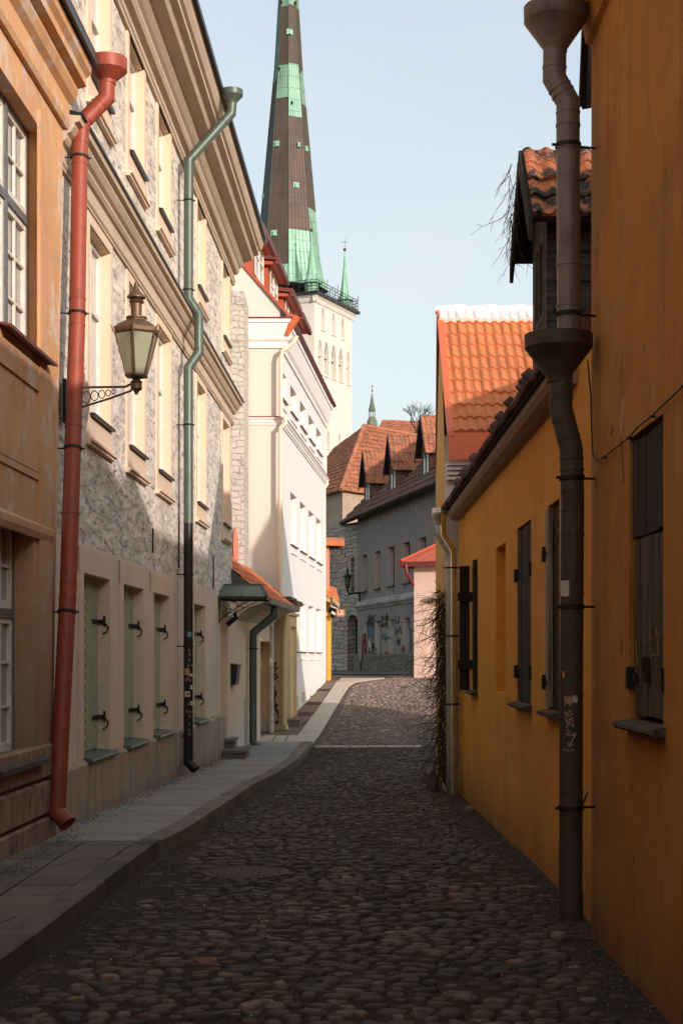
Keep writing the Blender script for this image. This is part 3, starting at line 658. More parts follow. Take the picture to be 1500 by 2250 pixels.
# ================= pipes =================
def downpipe(name, label, cat, mat, pts, r, funnel=None, seams=(), brk=(), wallx=None, shoe=None, group=None):
    pts = [Vector(p) for p in pts]; t = thing(name, (pts[-1].x, pts[-1].y, pts[-1].z), label, cat, group)
    m = MB(); m.tube(pts, r, 18); 
    L = [(pts[i+1]-pts[i]) for i in range(len(pts)-1)]; tot = sum(x.length for x in L)
    def at(q):
        d = q*tot
        for i, x in enumerate(L):
            if d <= x.length: return pts[i]+x*(d/x.length), x.normalized()
            d -= x.length
        return pts[-1], L[-1].normalized()
    for q in seams:
        p, d = at(q); m.tube([p-d*.006, p+d*.006], r*1.06, 18); 
    for i in range(1, len(pts)-1):
        for sgn, x in ((-1, L[i-1]), (1, L[i])):
            p = pts[i]+x.normalized()*sgn*r*.9; d = x.normalized()
            if x.length > r*2.2: m.tube([p-d*.004, p+d*.004], r*1.05, 18)
    m.build('pipe', mat, t, smooth=True)
    if funnel:
        c, prof = funnel; f = MB(); f.lathe(c, prof, 28); f.build('funnel', mat, t, smooth=True)
    for q, wp in brk:
        p, d = at(q); b = MB(); b.tube([p-d*.012, p+d*.012], r*1.12, 18); wp = Vector(wp(p)); b.tube([p, wp], .007, 6); side = (p-wp).normalized(); b.tube([p+side*r, p+side*(r+.03)], .008, 6); b.build('bracket', m_iron, t)
    if shoe: s_ = MB(); s_.tube(shoe, r*1.04, 18, cap=False); s_.build('shoe', mat, t, smooth=True)
    return t
wl_ = lambda p: (lx_(p.y)-.02, p.y-.02, p.z)
Yt = 13.85; xt = -2.33
P_ = [W(235, 178, 14.0), W(235, 215, 14.0), W(180, 270, 14.0), W(176, 330, 13.98), W(170, 700, 13.75), W(150, 1300, 13.2), W(126, 1775, 12.85)]
sh = [P_[-1]+Vector((0, 0, .02)), P_[-1]+Vector((.0, 0, -.03)), P_[-1]+Vector((.10, -.05, -.13))]
sc = 14/F
downpipe('red_downpipe', 'brick red painted downpipe with wide funnel at the corner of the ochre building', 'downpipe', m_redpipe, P_, .073,
         (W(237, 178, 14.0), [(.075, -.03), (.078, 0), (.172, .085), (.177, .09), (.177, .20), (.17, .20), (.165, .10)]),
         (.13, .32, .5, .62, .9), ((.12, wl_), (.34, wl_), (.53, wl_), (.75, wl_)), shoe=sh)
gy = 21.6
P_ = [W(510, 225, 21.7), W(508, 250, 21.7), W(415, 352, gy), W(414, 655, gy), W(437, 690, gy+.1), W(437, 775, gy+.1), W(414, 808, gy), W(414, 1672, gy)]
sh = [P_[-1]+Vector((0, 0, .05)), P_[-1]+Vector((0, 0, -.02)), P_[-1]+Vector((.11, -.03, -.12))]
downpipe('green_grey_downpipe', 'long green grey downpipe covered in small stickers near its black foot', 'downpipe', m_greenpipe, P_[:-1]+[W(414, 1150, gy)], .066,
         (W(510, 225, 21.7), [(.066, -.02), (.068, 0), (.148, .085), (.152, .09), (.152, .17), (.146, .17), (.14, .1)]),
         (.05, .35, .6), ((.26, wl_), (.46, wl_), (.78, wl_)))
gp = bpy.data.objects['green_grey_downpipe']
m = MB(); m.tube([W(414, 1150, gy), W(414, 1672, gy)], .0665, 18)
for y in (1195, 1410): m.tube([W(414, y, gy), W(414, y+2, gy)], .071, 18)
m.build('lower_pipe', m_blackm, gp, smooth=True)
m = MB(); m.tube(sh, .069, 18, cap=False); m.build('shoe', m_blackm, gp, smooth=True)
for y in (1262, 1420, 1618):
    p = W(414, y, gy); m = MB(); m.tube([p+Vector((0,0,-.012)), p+Vector((0,0,.012))], .074, 18); m.tube([p, (lx_(gy)-.02, gy-.02, p.z)], .008, 6); m.build('bracket', m_iron, gp)
def sticker(pc, r, ang, w_, h_, mat, parent, z, n=6, rag=0):
    m = MB(); a0 = math.radians(ang)
    for i in range(n):
        a, b = a0+(i/n-.5)*w_/r, a0+((i+1)/n-.5)*w_/r; R = r+.0025
        t0 = h_/2*(1-rag*abs(math.sin(i*2.3))); t1 = h_/2*(1-rag*abs(math.sin((i+1)*2.3)))
        m.quad((pc.x+R*math.sin(a), pc.y-R*math.cos(a), z-t0), (pc.x+R*math.sin(b), pc.y-R*math.cos(b), z-t1), (pc.x+R*math.sin(b), pc.y-R*math.cos(b), z+t1), (pc.x+R*math.sin(a), pc.y-R*math.cos(a), z+t0), world=True)
    return m.build('sticker', mat, parent, smooth=True, recalc=False)
pc = W(414, 1500, gy)
for (ang, py, w_, h_, mt) in ((20, 1394, .06, .07, m_blue_paper), (-10, 1476, .07, .095, m_orange_paper), (45, 1483, .05, .04, m_paper), (-5, 1525, .075, .075, m_paper), (2, 1525, .035, .04, m_red_paper), (45, 1510, .04, .06, m_paper), (50, 1545, .05, .06, m_paper), (55, 1462, .04, .03, m_blue_paper)):
    sticker(pc, .067+(.0015 if mt is m_red_paper else 0), ang, w_, h_, mt, gp, W(414, py, gy).z)
for (ang, py) in ((18, 1429), (25, 1438), (18, 1450), (5, 1463), (5, 1489), (-12, 1493), (30, 1495), (10, 1546), (-5, 1563), (32, 1564), (22, 1574), (15, 1590), (18, 1604), (22, 1613)):
    z = W(414, py, gy).z; a = math.radians(ang); c_ = Vector((pc.x+.069*math.sin(a), pc.y-.069*math.cos(a), z)); m = MB()
    ring = [c_+Vector((.012*math.cos(q*math.pi/4)*math.cos(a), .012*math.cos(q*math.pi/4)*math.sin(a)*1, .014*math.sin(q*math.pi/4))) for q in range(8)]
    m.tube(ring, .0028, 4); m.build('sticker', m_paper, gp)
# right-hand pipes
wr_ = lambda p: (1.46, p.y+.05, p.z)
ry = 8.72
P_ = [W(1232, 800, ry), W(1231, 900, ry), W(1254, 985, ry), W(1257, 1100, ry), W(1254, 1500, ry), W(1253, 1975, ry)]
downpipe('dark_downpipe_lower', 'brown black corroded downpipe with marker tag standing on the cobbles by the amber wall', 'downpipe', m_greypipe, P_, .0655,
         (W(1226, 828, ry), [(.066, -.03), (.068, 0), (.185, .155), (.19, .16), (.193, .235), (.188, .235), (.17, .16)]),
         (.20, .32, .43, .62, .80), ((.215, wr_), (.455, wr_), (.83, wr_)), shoe=[W(1253, 1960, ry), W(1254, 2000, ry), W(1254, 2022, ry)])
dp = bpy.data.objects['dark_downpipe_lower']
P_ = [W(1218, 105, ry), W(1217, 172, ry), W(1247, 225, ry), W(1247, 300, ry), W(1249, 735, ry)]
downpipe('dark_downpipe_upper', 'weathered zinc downpipe with a big funnel under the eave, emptying into the lower funnel', 'downpipe', m_zinc_old, P_, .066,
         (W(1219, 108, ry), [(.066, -.02), (.068, 0), (.172, .15), (.176, .155), (.178, .235), (.172, .235), (.16, .16)]),
         (.28, .36, .76, .90), ((.35, wr_), (.93, wr_)))
pc = W(1254, 1500, ry)
sticker(pc, .066, -42, .055, .095, m_paper, dp, W(1237, 1294, ry).z, rag=.1); sticker(pc, .066, -48, .02, .035, m_orange_paper, dp, W(1230, 1482, ry).z)
sticker(pc, .066, -20, .05, .08, m_orange_paper, dp, W(1243, 1538, ry).z, rag=.6); sticker(pc, .0665, 10, .028, .05, m_paper, dp, W(1256, 1535, ry).z, rag=.3)
def onpipe(pc, r, px, py, Y):
    X = (px-PX)*Y/F-pc.x; X = max(-r*.98, min(r*.98, X)); return Vector((pc.x+X, pc.y-math.sqrt(r*r-X*X)-.001, W(px, py, Y).z))
def strokes(lines, fn, rr, mat, parent, name='tag'):
    for ln in lines:
        m = MB(); P = []
        for a, b in zip(ln, ln[1:]):
            k = 3
            P += [fn(a[0]+(b[0]-a[0])*i/k, a[1]+(b[1]-a[1])*i/k) for i in range(k)]
        P.append(fn(*ln[-1])); m.tube(P, rr, 5); m.build(name, mat, parent)
zz = lambda L: [(1200+x/5.11, 1240+y/5.11) for x, y in L]
tagl = [zz([(180, 1650), (235, 1700)]), zz([(185, 1700), (240, 1640), (265, 1680), (225, 1700)]), zz([(200, 1760), (265, 1720), (225, 1790), (195, 1740), (215, 1700)]), zz([(265, 1720), (285, 1810), (215, 1780)]), zz([(215, 1780), (215, 1870)]), zz([(200, 1895), (300, 1920), (280, 1890)]), zz([(235, 1860), (215, 1920)]), zz([(315, 1885), (235, 2035)]), zz([(225, 1990), (235, 2035), (275, 2015)])]
f_ = lambda x, y: onpipe(pc, .066, x, y, ry)
strokes(tagl, f_, .0036, m_chalk, dp)
strokes([zz([(165, 2085), (185, 2065), (195, 2095)]), zz([(205, 2070), (220, 2100), (235, 2070)]), zz([(255, 2110), (265, 2065), (285, 2075), (265, 2092)])], f_, .0018, m_chalk, dp)
# bright zinc pipe
zy = 19.35
P_ = [W(968, 1150, zy), W(969, 1178, zy), W(990, 1212, zy), W(991, 1240, zy), W(992, 1720, zy)]
downpipe('zinc_downpipe', 'shiny new zinc downpipe with ribbed funnel at the far end of the low amber house', 'downpipe', m_zinc, P_, .068,
         (W(966, 1152, zy), [(.066, -.02), (.07, 0), (.092+.0, .10), (.097, .11), (.099, .14), (.095, .142), (.099, .146), (.099, .17), (.095, .172), (.099, .176), (.099, .20), (.092, .2)]),
         (.24, .48, .72), ((.18, lambda p: (1.48, p.y, p.z)), (.44, lambda p: (1.48, p.y, p.z)), (.7, lambda p: (1.48, p.y, p.z))), shoe=[W(992, 1712, zy), W(993, 1735, zy), W(996, 1752, zy)])

# ================= lantern =================
ln = thing('wall_lantern', W(300, 860, 13.9), 'old brass street lantern on an openwork iron bracket beside the red downpipe', 'lantern')
c0 = W(300, 825, 13.9); k_ = 13.9/F
def LP(px, py): return W(px, py, 13.9)
m = MB(); cz = lambda py: LP(300, py).z-c0.z
hexr = lambda w_: w_*k_
R0 = .5
m.lathe(c0, [(hexr(26), cz(829)), (hexr(27), cz(826)), (hexr(25), cz(822)), (hexr(16), cz(829))], 6, R0)
for i in range(6):
    a = R0+i*math.pi/3; lo_ = Vector((c0.x+hexr(24)*math.cos(a), c0.y+hexr(24)*math.sin(a), c0.z+cz(824))); hi_ = Vector((c0.x+hexr(50)*math.cos(a), c0.y+hexr(50)*math.sin(a), c0.z+cz(733)))
    m.tube([lo_, hi_], .009, 6)
    ear = Vector((c0.x+hexr(60)*math.cos(a), c0.y+hexr(60)*math.sin(a), c0.z+cz(718))); m.tube([hi_, ear], [.016, .003], 5)
m.lathe(c0, [(hexr(49), cz(736)), (hexr(53), cz(732)), (hexr(54), cz(724)), (hexr(40), cz(714)), (hexr(24), cz(705)), (hexr(22), cz(700)), (hexr(22), cz(697)), (hexr(15), cz(700))], 6, R0)
m.build('cage', m_brass, ln)
m = MB(); m.lathe(c0, [(hexr(22), cz(824)), (hexr(48), cz(735))], 6, R0)
a_ = Mat('milky_lantern_glass', (.30, .32, .22, 1), .25, 0, .5); a_.layer((.15, .14, .09, 1), 3, .45, .7, amt=.7); m.build('glass', a_.done(), ln)
m = MB(); m.lathe(c0, [(hexr(23), cz(700)), (hexr(23), cz(697)), (hexr(12), cz(694)), (hexr(12), cz(668)), (hexr(17), cz(662)), (hexr(12), cz(658)), (hexr(21), cz(655)), (hexr(21), cz(652)), (hexr(9), cz(640)), (hexr(5), cz(632)), (hexr(6), cz(626)), (hexr(2), cz(618)), (hexr(1), cz(614))], 14); m.build('chimney_cap', m_brass, ln, smooth=True)
m = MB(); bx = lambda px, py: LP(px, py)
m.tube([bx(150, 852), bx(185, 851), bx(275, 850), bx(290, 843), bx(300, 836)], .011, 8)
m.tube([bx(150, 905), bx(185, 893), bx(240, 876), bx(290, 858)], .010, 8)
for (px, r) in ((190, 13), (208, 11), (224, 9), (238, 7), (250, 5)):
    cy_ = 851+(893-851)*(1-(px-185)/105)*.5+2; rg = [bx(px+r*.75*math.cos(q*math.pi/5), cy_+r*math.sin(q*math.pi/5)) for q in range(11)]; m.tube(rg, .005, 5)
m.lathe(c0, [(hexr(3), cz(867)), (hexr(6), cz(860)), (hexr(13), cz(855)), (hexr(12), cz(843)), (hexr(14), cz(840)), (hexr(8), cz(834)), (hexr(14), cz(828))], 12)
m.build('bracket', m_brass, ln)
m = MB(); p = bx(146, 865); m.box(p.x-.02, p.x+.01, 13.82, 13.98, bx(146, 930).z, bx(146, 835).z); m.build('wall_plate', m_iron, ln)

# ================= quoin wall + white building =================
FW = Face(-1.39, 35, (715-PX)*47/F, 47.07)       # street face
WY = 35.0
qb = thing('rubble_gable_wall', (-2.3, 30.5, 0), 'narrow strip of coursed rubble stone between the limestone and the white building', 'wall')
m = MB(); xa, xb = (450-PX)*33.2/F, (536-PX)*33.2/F
m.box(xa-3, xb, 33.2, 34.9, -1, CZ+(PY-640)*33.2/F); m.build('stonework', m_quoin, qb)
m = MB(); pts = [(.0, 3.3), (.02, 4.2), (.06, 4.5), (.10, 4.58)]
ax = lambda px: (px-PX)*33.1/F
arc = [(ax(513), 1230), (ax(512.5), 1185), (ax(514), 1165), (ax(517), 1158), (ax(520), 1163), (ax(523), 1185), (ax(524), 1230)]
m.add([(x, 33.14, CZ-(py-PY)*33.1/F) for x, py in arc]+[(x, 33.195, CZ-(py-PY)*33.1/F) for x, py in arc], [list(range(7)), list(range(7, 14))[::-1]]+[(i, (i+1) % 7, 7+(i+1) % 7, 7+i) for i in range(7)], True)
m.build('arched_niche', m_terra, qb)
wb = thing('white_building', (-1.3, 41, .4), 'tall white plastered building with red metal dormer roof and cream gable end', 'building')
xg = -1.39; zE = CZ+740*35/F
colw = [(617, 629), (638, 652), (659, 672), (678, 690), (695, 706)]
hw = []
zm1 = FW.z(638, 1080); zm0 = FW.z(652, 1204); zt1 = FW.z(640, 848); zt0 = FW.z(615, 912)+.45; zl1 = FW.z(663, 1325); zl0 = FW.z(674, 1432)
for i, (a, b) in enumerate(colw):
    s0, s1 = FW.s(a), FW.s(b); hw.append((s0, s1, zt0, zt1))
    if i > 0: hw.append((s0, s1, zm0, zm1))
    if i > 1: hw.append((s0, s1, zl0, zl1))
hw.append((FW.s(646), FW.s(655), zl0, zl1))
m = MB(FW); bs = [(FW.s(a), FW.s(b), FW.z(a, y1), FW.z(a, y0)) for a, b, y0, y1 in ((648, 655, 1530, 1560), (663, 670, 1522, 1545), (681, 686, 1517, 1532))]
m.wall(0, FW.L, -1, zE, hw+bs, .20); m.quad((FW.L, 0, -1), (FW.L, -6, -1), (FW.L, -6, zE), (FW.L, 0, zE)); m.build('wall', m_whitew, wb)
for a, b, z0, z1 in hw:
    wd = casement(FW, wb, a, b, z0, z1, .17)
    m = MB(FW); m.prism([(-.17, z0-.02), (.05, z0-.03), (.055, z0-.01), (-.17, z0+.012)], a, b); m.build('sill', m_darkred, wd)
    m = MB(FW); m.box(a-.0, b+.0, 0, .03, z0-.22, z0-.19); m.build('sill_moulding', m_whitetrim, wd)
for a, b, z0, z1 in bs: m = MB(FW); m.quad((a, -.19, z0), (b, -.19, z0), (b, -.19, z1), (a, -.19, z1)); m.build('cellar_window', m_dark, wb)
m = MB(); xl = -7.0
# gable end, faces the camera
zEg = CZ+(PY-755)*35/F; zr = zE; hw_ = 4.2
m.add([(xl, WY, -1), (xg, WY, -1), (xg, WY, zE+.30), (xg-.05, WY, zE+.33), (xg-hw_, WY, zE+.33+hw_*1.1), (xl, WY, zE+.3+hw_*1.1-(xg-hw_-xl)*1.1)], [list(range(6))], True)
m.build('gable_wall', m_creamw, wb)
# cornice return on the gable, cornice along the street
prof = [(0, zE-.62), (.05, zE-.62), (.06, zE-.56), (.03, zE-.53), (.03, zE-.50), (.10, zE-.44), (.20, zE-.18), (.22, zE-.10), (.26, zE-.08), (.27, zE), (0, zE)]
FG = Face(xl, WY, xg, WY)      # gable face, normal to camera
cornice(FG, wb, (xg+7.0)-1.45, (xg+7.0)+.27, prof, m_whitetrim, 'cornice_return')
cornice(FW, wb, -.0, FW.L+.15, [(a*.8+.0, b) for a, b in prof], m_whitetrim, 'cornice')
cornice(FG, wb, 7+xg-1.6, 7+xg+.29, [(0, zE+.002), (.30, zE+.002), (.30, zE+.03), (0, zE+.08)], m_darkred, 'return_capping')
zs = FW.z(615, 918)
sprof = [(0, zs-.16), (.03, zs-.16), (.03, zs-.13), (.06, zs-.11), (.06, zs-.07), (.10, zs-.03), (.12, zs), (0, zs+.01)]
cornice(FG, wb, 7+xg-2.0, 7+xg+.12, sprof, m_whitetrim, 'string_course'); cornice(FW, wb, 0, FW.L, sprof, m_whitetrim, 'string_course')
cornice(FG, wb, 7+xg-2.0, 7+xg+.13, [(0, zs+.011), (.13, zs+.002), (.13, zs+.02), (0, zs+.04)], m_darkred, 'string_capping'); cornice(FW, wb, 0, FW.L, [(0, zs+.011), (.13, zs+.002), (.13, zs+.02), (0, zs+.04)], m_darkred, 'string_capping')
# roof
SLP = 1.10
def RW(s, n): return FW.P(s, n, zE+.08+(.28-n)*SLP)
m = MB(); m.slab([RW(-.1, .28), RW(FW.L+.2, .28), RW(FW.L+.2, -4.3), RW(-.1, -4.3)], .06); m.slab([RW(-.1, -4.3), RW(FW.L+.2, -4.3), FW.P(FW.L+.2, -9, zE), FW.P(-.1, -9, zE)], .06)
for i in range(1, 26): s_ = i*.48; m.tube([RW(s_, .27)+Vector((0,0,.01)), RW(s_, -4.3)+Vector((0,0,.01))], .012, 4)
m.build('roof', m_redroof, wb)
m = MB(FW); m.prism([(.22, zE+.03), (.29, zE+.03), (.31, zE+.085), (.27, zE+.085)], -.15, FW.L+.25); m.build('gutter', m_darkred, wb)
m = MB(); p0 = W(640, 735, 35.0); m.tube([(xg+.2, 34.95, zE+.05), (xg+.33, 34.8, zE-.02), (xg+.16, 34.85, zE-.35)], [.10, .11, .05], 8); m.build('gutter_spout', m_redroof2, wb)
SP = 3.25; e1 = FW.s(603, -.45)
def dormer_w(k, se):
    nF = -.62; wd_ = 1.75; a, b = se-wd_, se-.12; zf = zE+.08+(.28-nF)*SLP; zt = zf+.98
    m = MB(FW)
    m.plate([(a, zf-.1), (b, zf-.1), (b, zt), (a, zt)], nF-.02, nF-.0)
    for s_ in (a, b):
        m.add([(s_-.03, nF, zf-.1), (s_-.03, nF, zt), (s_-.03, nF-1.3, zt), (s_+.03, nF, zf-.1), (s_+.03, nF, zt), (s_+.03, nF-1.3, zt)], [(0,1,2),(3,5,4),(0,3,4,1),(1,4,5,2),(2,5,3,0)])
    d = m.build('dormer', m_redroof, wb)
    m = MB(FW); m.prism([(nF-2.2, zt+.30), (nF+.28, zt+.02), (nF+.28, zt+.12), (nF-2.2, zt+.42)], a-.28, b+.30); m.prism([(nF+.20, zt-.08), (nF+.30, zt-.08), (nF+.31, zt+.02), (nF+.20, zt+.02)], a-.28, b+.30); m.build('dormer_roof', m_darkred, d)
    m = MB(FW); m.prism([(nF-.6, zt-.06), (nF+.19, zt-.06), (nF+.19, zt+.015), (nF-.6, zt+.05)], a-.20, b+.22); m.build('dormer_eave', m_redroof, d)
    m = MB(FW); m.box(a+.10, b-.10, nF+.0, nF+.03, zf+.06, zt-.12); mid = (a+b)/2; 
    f = m.build('dormer_window', m_curt, d)
    m = MB(FW); 
    for x in (a+.06, mid-.03, b-.12): m.box(x, x+.06, nF+.03, nF+.05, zf+.04, zt-.10)
    for z in (zf+.02, zf+.5, zt-.14): m.box(a+.06, b-.06, nF+.028, nF+.048, z, z+.06)
    d2 = m.build('dormer_frame', m_white, d)
for k, px in enumerate(((603, 632, 661, 682))): dormer_w(k, FW.s(px, -.34))
# cream pipe on the street face
P_ = [W(652, 738, 34.8), W(646, 752, 34.8), W(621, 770, 34.75), W(617, 785, 34.75), W(617, 912, 34.75), W(627, 918, 34.75), W(627, 930, 34.75), W(616, 940, 34.75), W(616, 1325, 34.75)]
downpipe('cream_downpipe', 'cream downpipe on the near corner of the white building, stepping round its string course', 'downpipe', m_creampipe, P_, .048, None, (.5, .9), ())
YE = 47.0
P_ = [W(722, 938, YE), W(716, 948, YE), W(714, 960, YE), W(714, 1046, YE), W(718, 1052, YE), W(718, 1064, YE), W(712, 1072, YE), W(712, 1490, YE)]
downpipe('pale_downpipe_far', 'pale downpipe at the far end of the white facade, above the paved strip', 'downpipe', m_creampipe, P_, .055, None, (.5,), ())
# yellow doorway section
yb = thing('yellow_passage_wall', (-1.5, 34.5, 0), 'narrow mustard yellow wall with black graffiti between the porch and the yellow downpipe', 'wall')
m = MB(); ztp = CZ+(PY-1325)*34.7/F; m.box((600-PX)*34.7/F, (620-PX)*34.7/F, 34.72, 34.95, -1, ztp); m.build('plaster', m_yellowp, yb)
def gfn(Yg): return lambda x, y: W(x, y, Yg)
z6 = lambda L: [(460+x/4.6875, 1200+y/4.6875) for x, y in L]
strokes([z6([(650, 1210), (690, 1200), (655, 1260), (700, 1250), (655, 1310), (690, 1320), (705, 1350), (680, 1370), (655, 1345), (675, 1315)]), z6([(688, 1385), (692, 1380)]), z6([(703, 1395), (706, 1390)]),
         z6([(680, 1440), (665, 1480), (690, 1500), (660, 1560), (655, 1500), (690, 1520), (665, 1590), (700, 1640), (670, 1640), (705, 1700), (690, 1690), (715, 1760)]), z6([(655, 1830), (655, 1660), (680, 1650), (705, 1730), (715, 1780)]), z6([(685, 1800), (710, 1805), (700, 1830), (685, 1820), (690, 1800)])], gfn(34.70), .014, m_ink, yb, 'graffiti')
P_ = [W(625, 1335, 34.55), W(624, 1575, 34.55), W(624, 1588, 34.55), W(629, 1603, 34.55)]
downpipe('yellow_downpipe', 'mustard yellow downpipe with a short shoe beside the narrow doorway of the white building', 'downpipe', m_yellowpipe, P_, .062, None, (.2, .6, .85), ())
m = MB(FW); a, b = FW.s(630), FW.s(642); zt_ = FW.z(636, 1378); zb_ = g(36)
m.box(a-.15, a, 0, .10, -.5, zt_+.25); m.box(b, b+.12, 0, .10, -.5, zt_+.25); m.box(a, b, 0, .10, zt_, zt_+.25); m.prism([(0, zt_+.25), (.15, zt_+.27), (.16, zt_+.33), (0, zt_+.36)], a-.2, b+.17)
m.box(a, b, 0, .03, -.5, zt_)
dr = m.build('doorway', m_yellowp, wb)
m = MB(FW); m.box(a+.15, a+.35, .03, .045, 1.2, 1.45); m.build('intercom_panel', m_greypipe, dr)
m = MB(FW); m.box(FW.s(630), FW.s(645), 0, .22, FW.z(640, 1332), FW.z(640, 1322)); m.box(FW.s(625), FW.s(640), 0, .14, FW.z(640, 1322), FW.z(640, 1316)); m.build('door_hood', m_greypipe, wb)
st = thing('threshold_stone', (-1.2, 35.5, 0), 'rough grey threshold stone at the foot of the yellow downpipe', 'step')
m = MB(FW); m.box(.25, 1.1, .10, .42, g(35.6)-.1, g(35.6)+.16); m.build('stone_block', m_kerb, st)
for i, (px, py, lbl) in enumerate(((650, 1588, 'nearest rusty cellar grate in the gravel strip by the white wall'), (668, 1566, 'second rusty cellar grate in the gravel strip, just past the nearest one'), (688, 1545, 'third rusty cellar grate in the gravel strip, before the last one'), (708, 1516, 'farthest rusty cellar grate in the gravel strip near the pale downpipe'))):
    Yg = [36.0, 38.0, 40.6, 44.4][i]; X = (px-PX)*Yg/F; m = MB()
    for j in range(7): x0 = X-.19+j*.055; m.add([(x0, Yg-.35, g(Yg-.35)+.03), (x0+.03, Yg-.35, g(Yg-.35)+.03), (x0+.10, Yg+.35, g(Yg+.35)+.03), (x0+.07, Yg+.35, g(Yg+.35)+.03), (x0, Yg-.35, g(Yg-.35)-.02), (x0+.03, Yg-.35, g(Yg-.35)-.02), (x0+.10, Yg+.35, g(Yg+.35)-.02), (x0+.07, Yg+.35, g(Yg+.35)-.02)], [(0,1,2,3),(4,7,6,5),(0,4,5,1),(1,5,6,2),(2,6,7,3),(3,7,4,0)], True)
    for q in (-.35, -.1, .1, .33): m.add([(X-.2+(q+.35)*.1, Yg+q, g(Yg+q)+.026), (X+.2+(q+.35)*.1, Yg+q, g(Yg+q)+.026), (X+.2+(q+.35)*.1, Yg+q+.03, g(Yg+q)+.028), (X-.2+(q+.35)*.1, Yg+q+.03, g(Yg+q)+.028)], [(0,1,2,3)], True)
    o = m.build('cellar_grate', simple('rusty_iron', (.10, .05, .03), .8)); tag(o, lbl, 'grate', 'cellar grates along the white wall')

# ================= porch annex =================
FP = Face(-2.04, 27.8, -1.55, 34.4)
pb = thing('porch_annex', (-1.8, 31, -.2), 'low cream annex with an orange tiled lean-to roof between the limestone and white buildings', 'annex')
d0, d1 = FP.s(572), FP.s(596); zd = FP.z(594, 1410)
m = MB(FP); zpt = 2.62; m.wall(-.0, FP.L, -1, zpt, [(d0, d1, -.9, zd)], .22); m.quad((d0, -.218, -.9), (d1, -.218, -.9), (d1, -.218, zd), (d0, -.218, zd)); m.quad((0, 0, -1), (0, -.4, -1), (0, -.4, zpt), (0, 0, zpt))
m.quad((FP.L, 0, -1), (FP.L, -1.5, -1), (FP.L, -1.5, 3), (FP.L, 0, 3)); m.build('wall', m_porch, pb)
m = MB(FP); m.prism([(-.0, 2.30), (.05, 2.36), (.12, 2.44), (.25, 2.54), (.44, 2.60), (.46, 2.66), (0, 2.9)], 1.0, FP.L); m.build('soffit', m_cornice, pb)
def RP(s, n): return FP.P(s, n, 2.72+.84*(.50-n))
m = MB(); m.tiles(RP(1.35, .50), RP(FP.L+.25, .50), RP(1.35, -1.6), RP(FP.L+.25, -1.6), 26, 9, .025, .02, 4); m.build('roof_tiles', m_tile_mid, pb, recalc=False)
m = MB(); m.slab([RP(1.33, .47), RP(FP.L+.2, .47), RP(FP.L+.2, -1.6), RP(1.33, -1.6)], .05); m.build('roof_deck', m_darkwood, pb)
m = MB(); m.tube([RP(1.33, .50)-Vector((0,0,.03)), RP(1.33, -1.6)-Vector((0,0,.03))], .035, 4); m.build('verge_board', m_greenpipe, pb)
m = MB(FP); m.prism([(.47, 2.60), (.60, 2.62), (.62, 2.72), (.59, 2.72), (.57, 2.65), (.48, 2.64)], 1.3, FP.L+.2); m.build('gutter', m_greenpipe, pb)
m = MB(FP); m.box(FP.L-.35, FP.L+.0, .0, .05, -1, 2.4); m.build('corner_strip', m_quoin, pb)
P_ = [W(604, 1325, 30.5), W(603, 1352, 30.5), W(557, 1390, 30.4), W(556, 1402, 30.4), W(556, 1628, 30.4), W(570, 1646, 30.3)]
downpipe('porch_downpipe', 'pale green downpipe running from the orange porch eave down the cream annex wall', 'downpipe', m_greenpipe, [p for p in P_], .075, None, (.3, .5), ((.35, lambda p: (p.x-.12, p.y, p.z)),))
cn = thing('door_canopy', (-1.9, 27.6, 2.6), 'small metal door canopy on scrolled iron brackets above the stone steps', 'canopy')
m = MB(); zc0 = CZ+(PY-1312)*27.2/F; zc1 = CZ+(PY-1284)*27.2/F; xa, xb = (478-PX)*27.2/F, (586-PX)*27.2/F
m.add([(xa, 26.85, zc0), (xb, 26.85, zc0), (xb-.10, 27.35, zc1), (xa+.10, 27.35, zc1), (xb, 27.9, zc0), (xa, 27.9, zc0)], [(0,1,2,3),(3,2,4,5)], True)
m.add([(x, y, z-.03) for x, y, z in [(xa, 26.85, zc0), (xb, 26.85, zc0), (xb-.10, 27.35, zc1), (xa+.10, 27.35, zc1), (xb, 27.9, zc0), (xa, 27.9, zc0)]], [(3,2,1,0),(5,4,2,3)], True)
xm = (xa+xb)/2; m.tube([(xm, 26.85, zc0+.01), (xm, 27.35, zc1+.01)], .012, 4); m.tube([(xa+.1, 27.35, zc1), (xb-.1, 27.35, zc1)], .02, 6)
m.build('canopy_sheet', m_greenpipe, cn, recalc=False)
m = MB(); m.tube([(xa, 26.85, zc0-.02), (xb, 26.85, zc0-.02), (xb, 27.9, zc0-.02), (xa, 27.9, zc0-.02)], .028, 4); m.tube([(xb, 26.85, zc0), (xb-.1, 27.35, zc1), (xb, 27.9, zc0)], .02, 4)
m.build('canopy_frame', m_blackm, cn)
for y in (26.9, 27.85):
    m = MB(); x0 = lx_(y)+.02; zb = zc0-.02
    m.tube([(x0, y, zb-.45), (x0, y, zb)], .010, 5); m.tube([(x0, y, zb-.42)]+[(x0+.60*t, y, zb-.42+.40*t**.7) for t in (.2, .4, .6, .8, 1)], .009, 5)
    for (cx, cz_, r) in ((.16, -.12, .09), (.34, -.09, .06), (.10, -.28, .05)): m.tube([(x0+cx+r*math.cos(q*.7), y, zb+cz_+r*math.sin(q*.7)) for q in range(9)], .007, 5)
    m.build('scroll_bracket', m_iron, cn)
m = MB(); px_ = W(516, 1345, 27.6); m.tube([px_, px_+Vector((.02, -.02, -.1)), px_+Vector((-.12, -.1, -.22))], [.02, .04, .05], 8); m.build('hanging_lamp', m_iron, cn)
mbx = thing('letter_box', W(508, 1480, 28.2), 'black wall letter box left of the green porch downpipe', 'letter box')
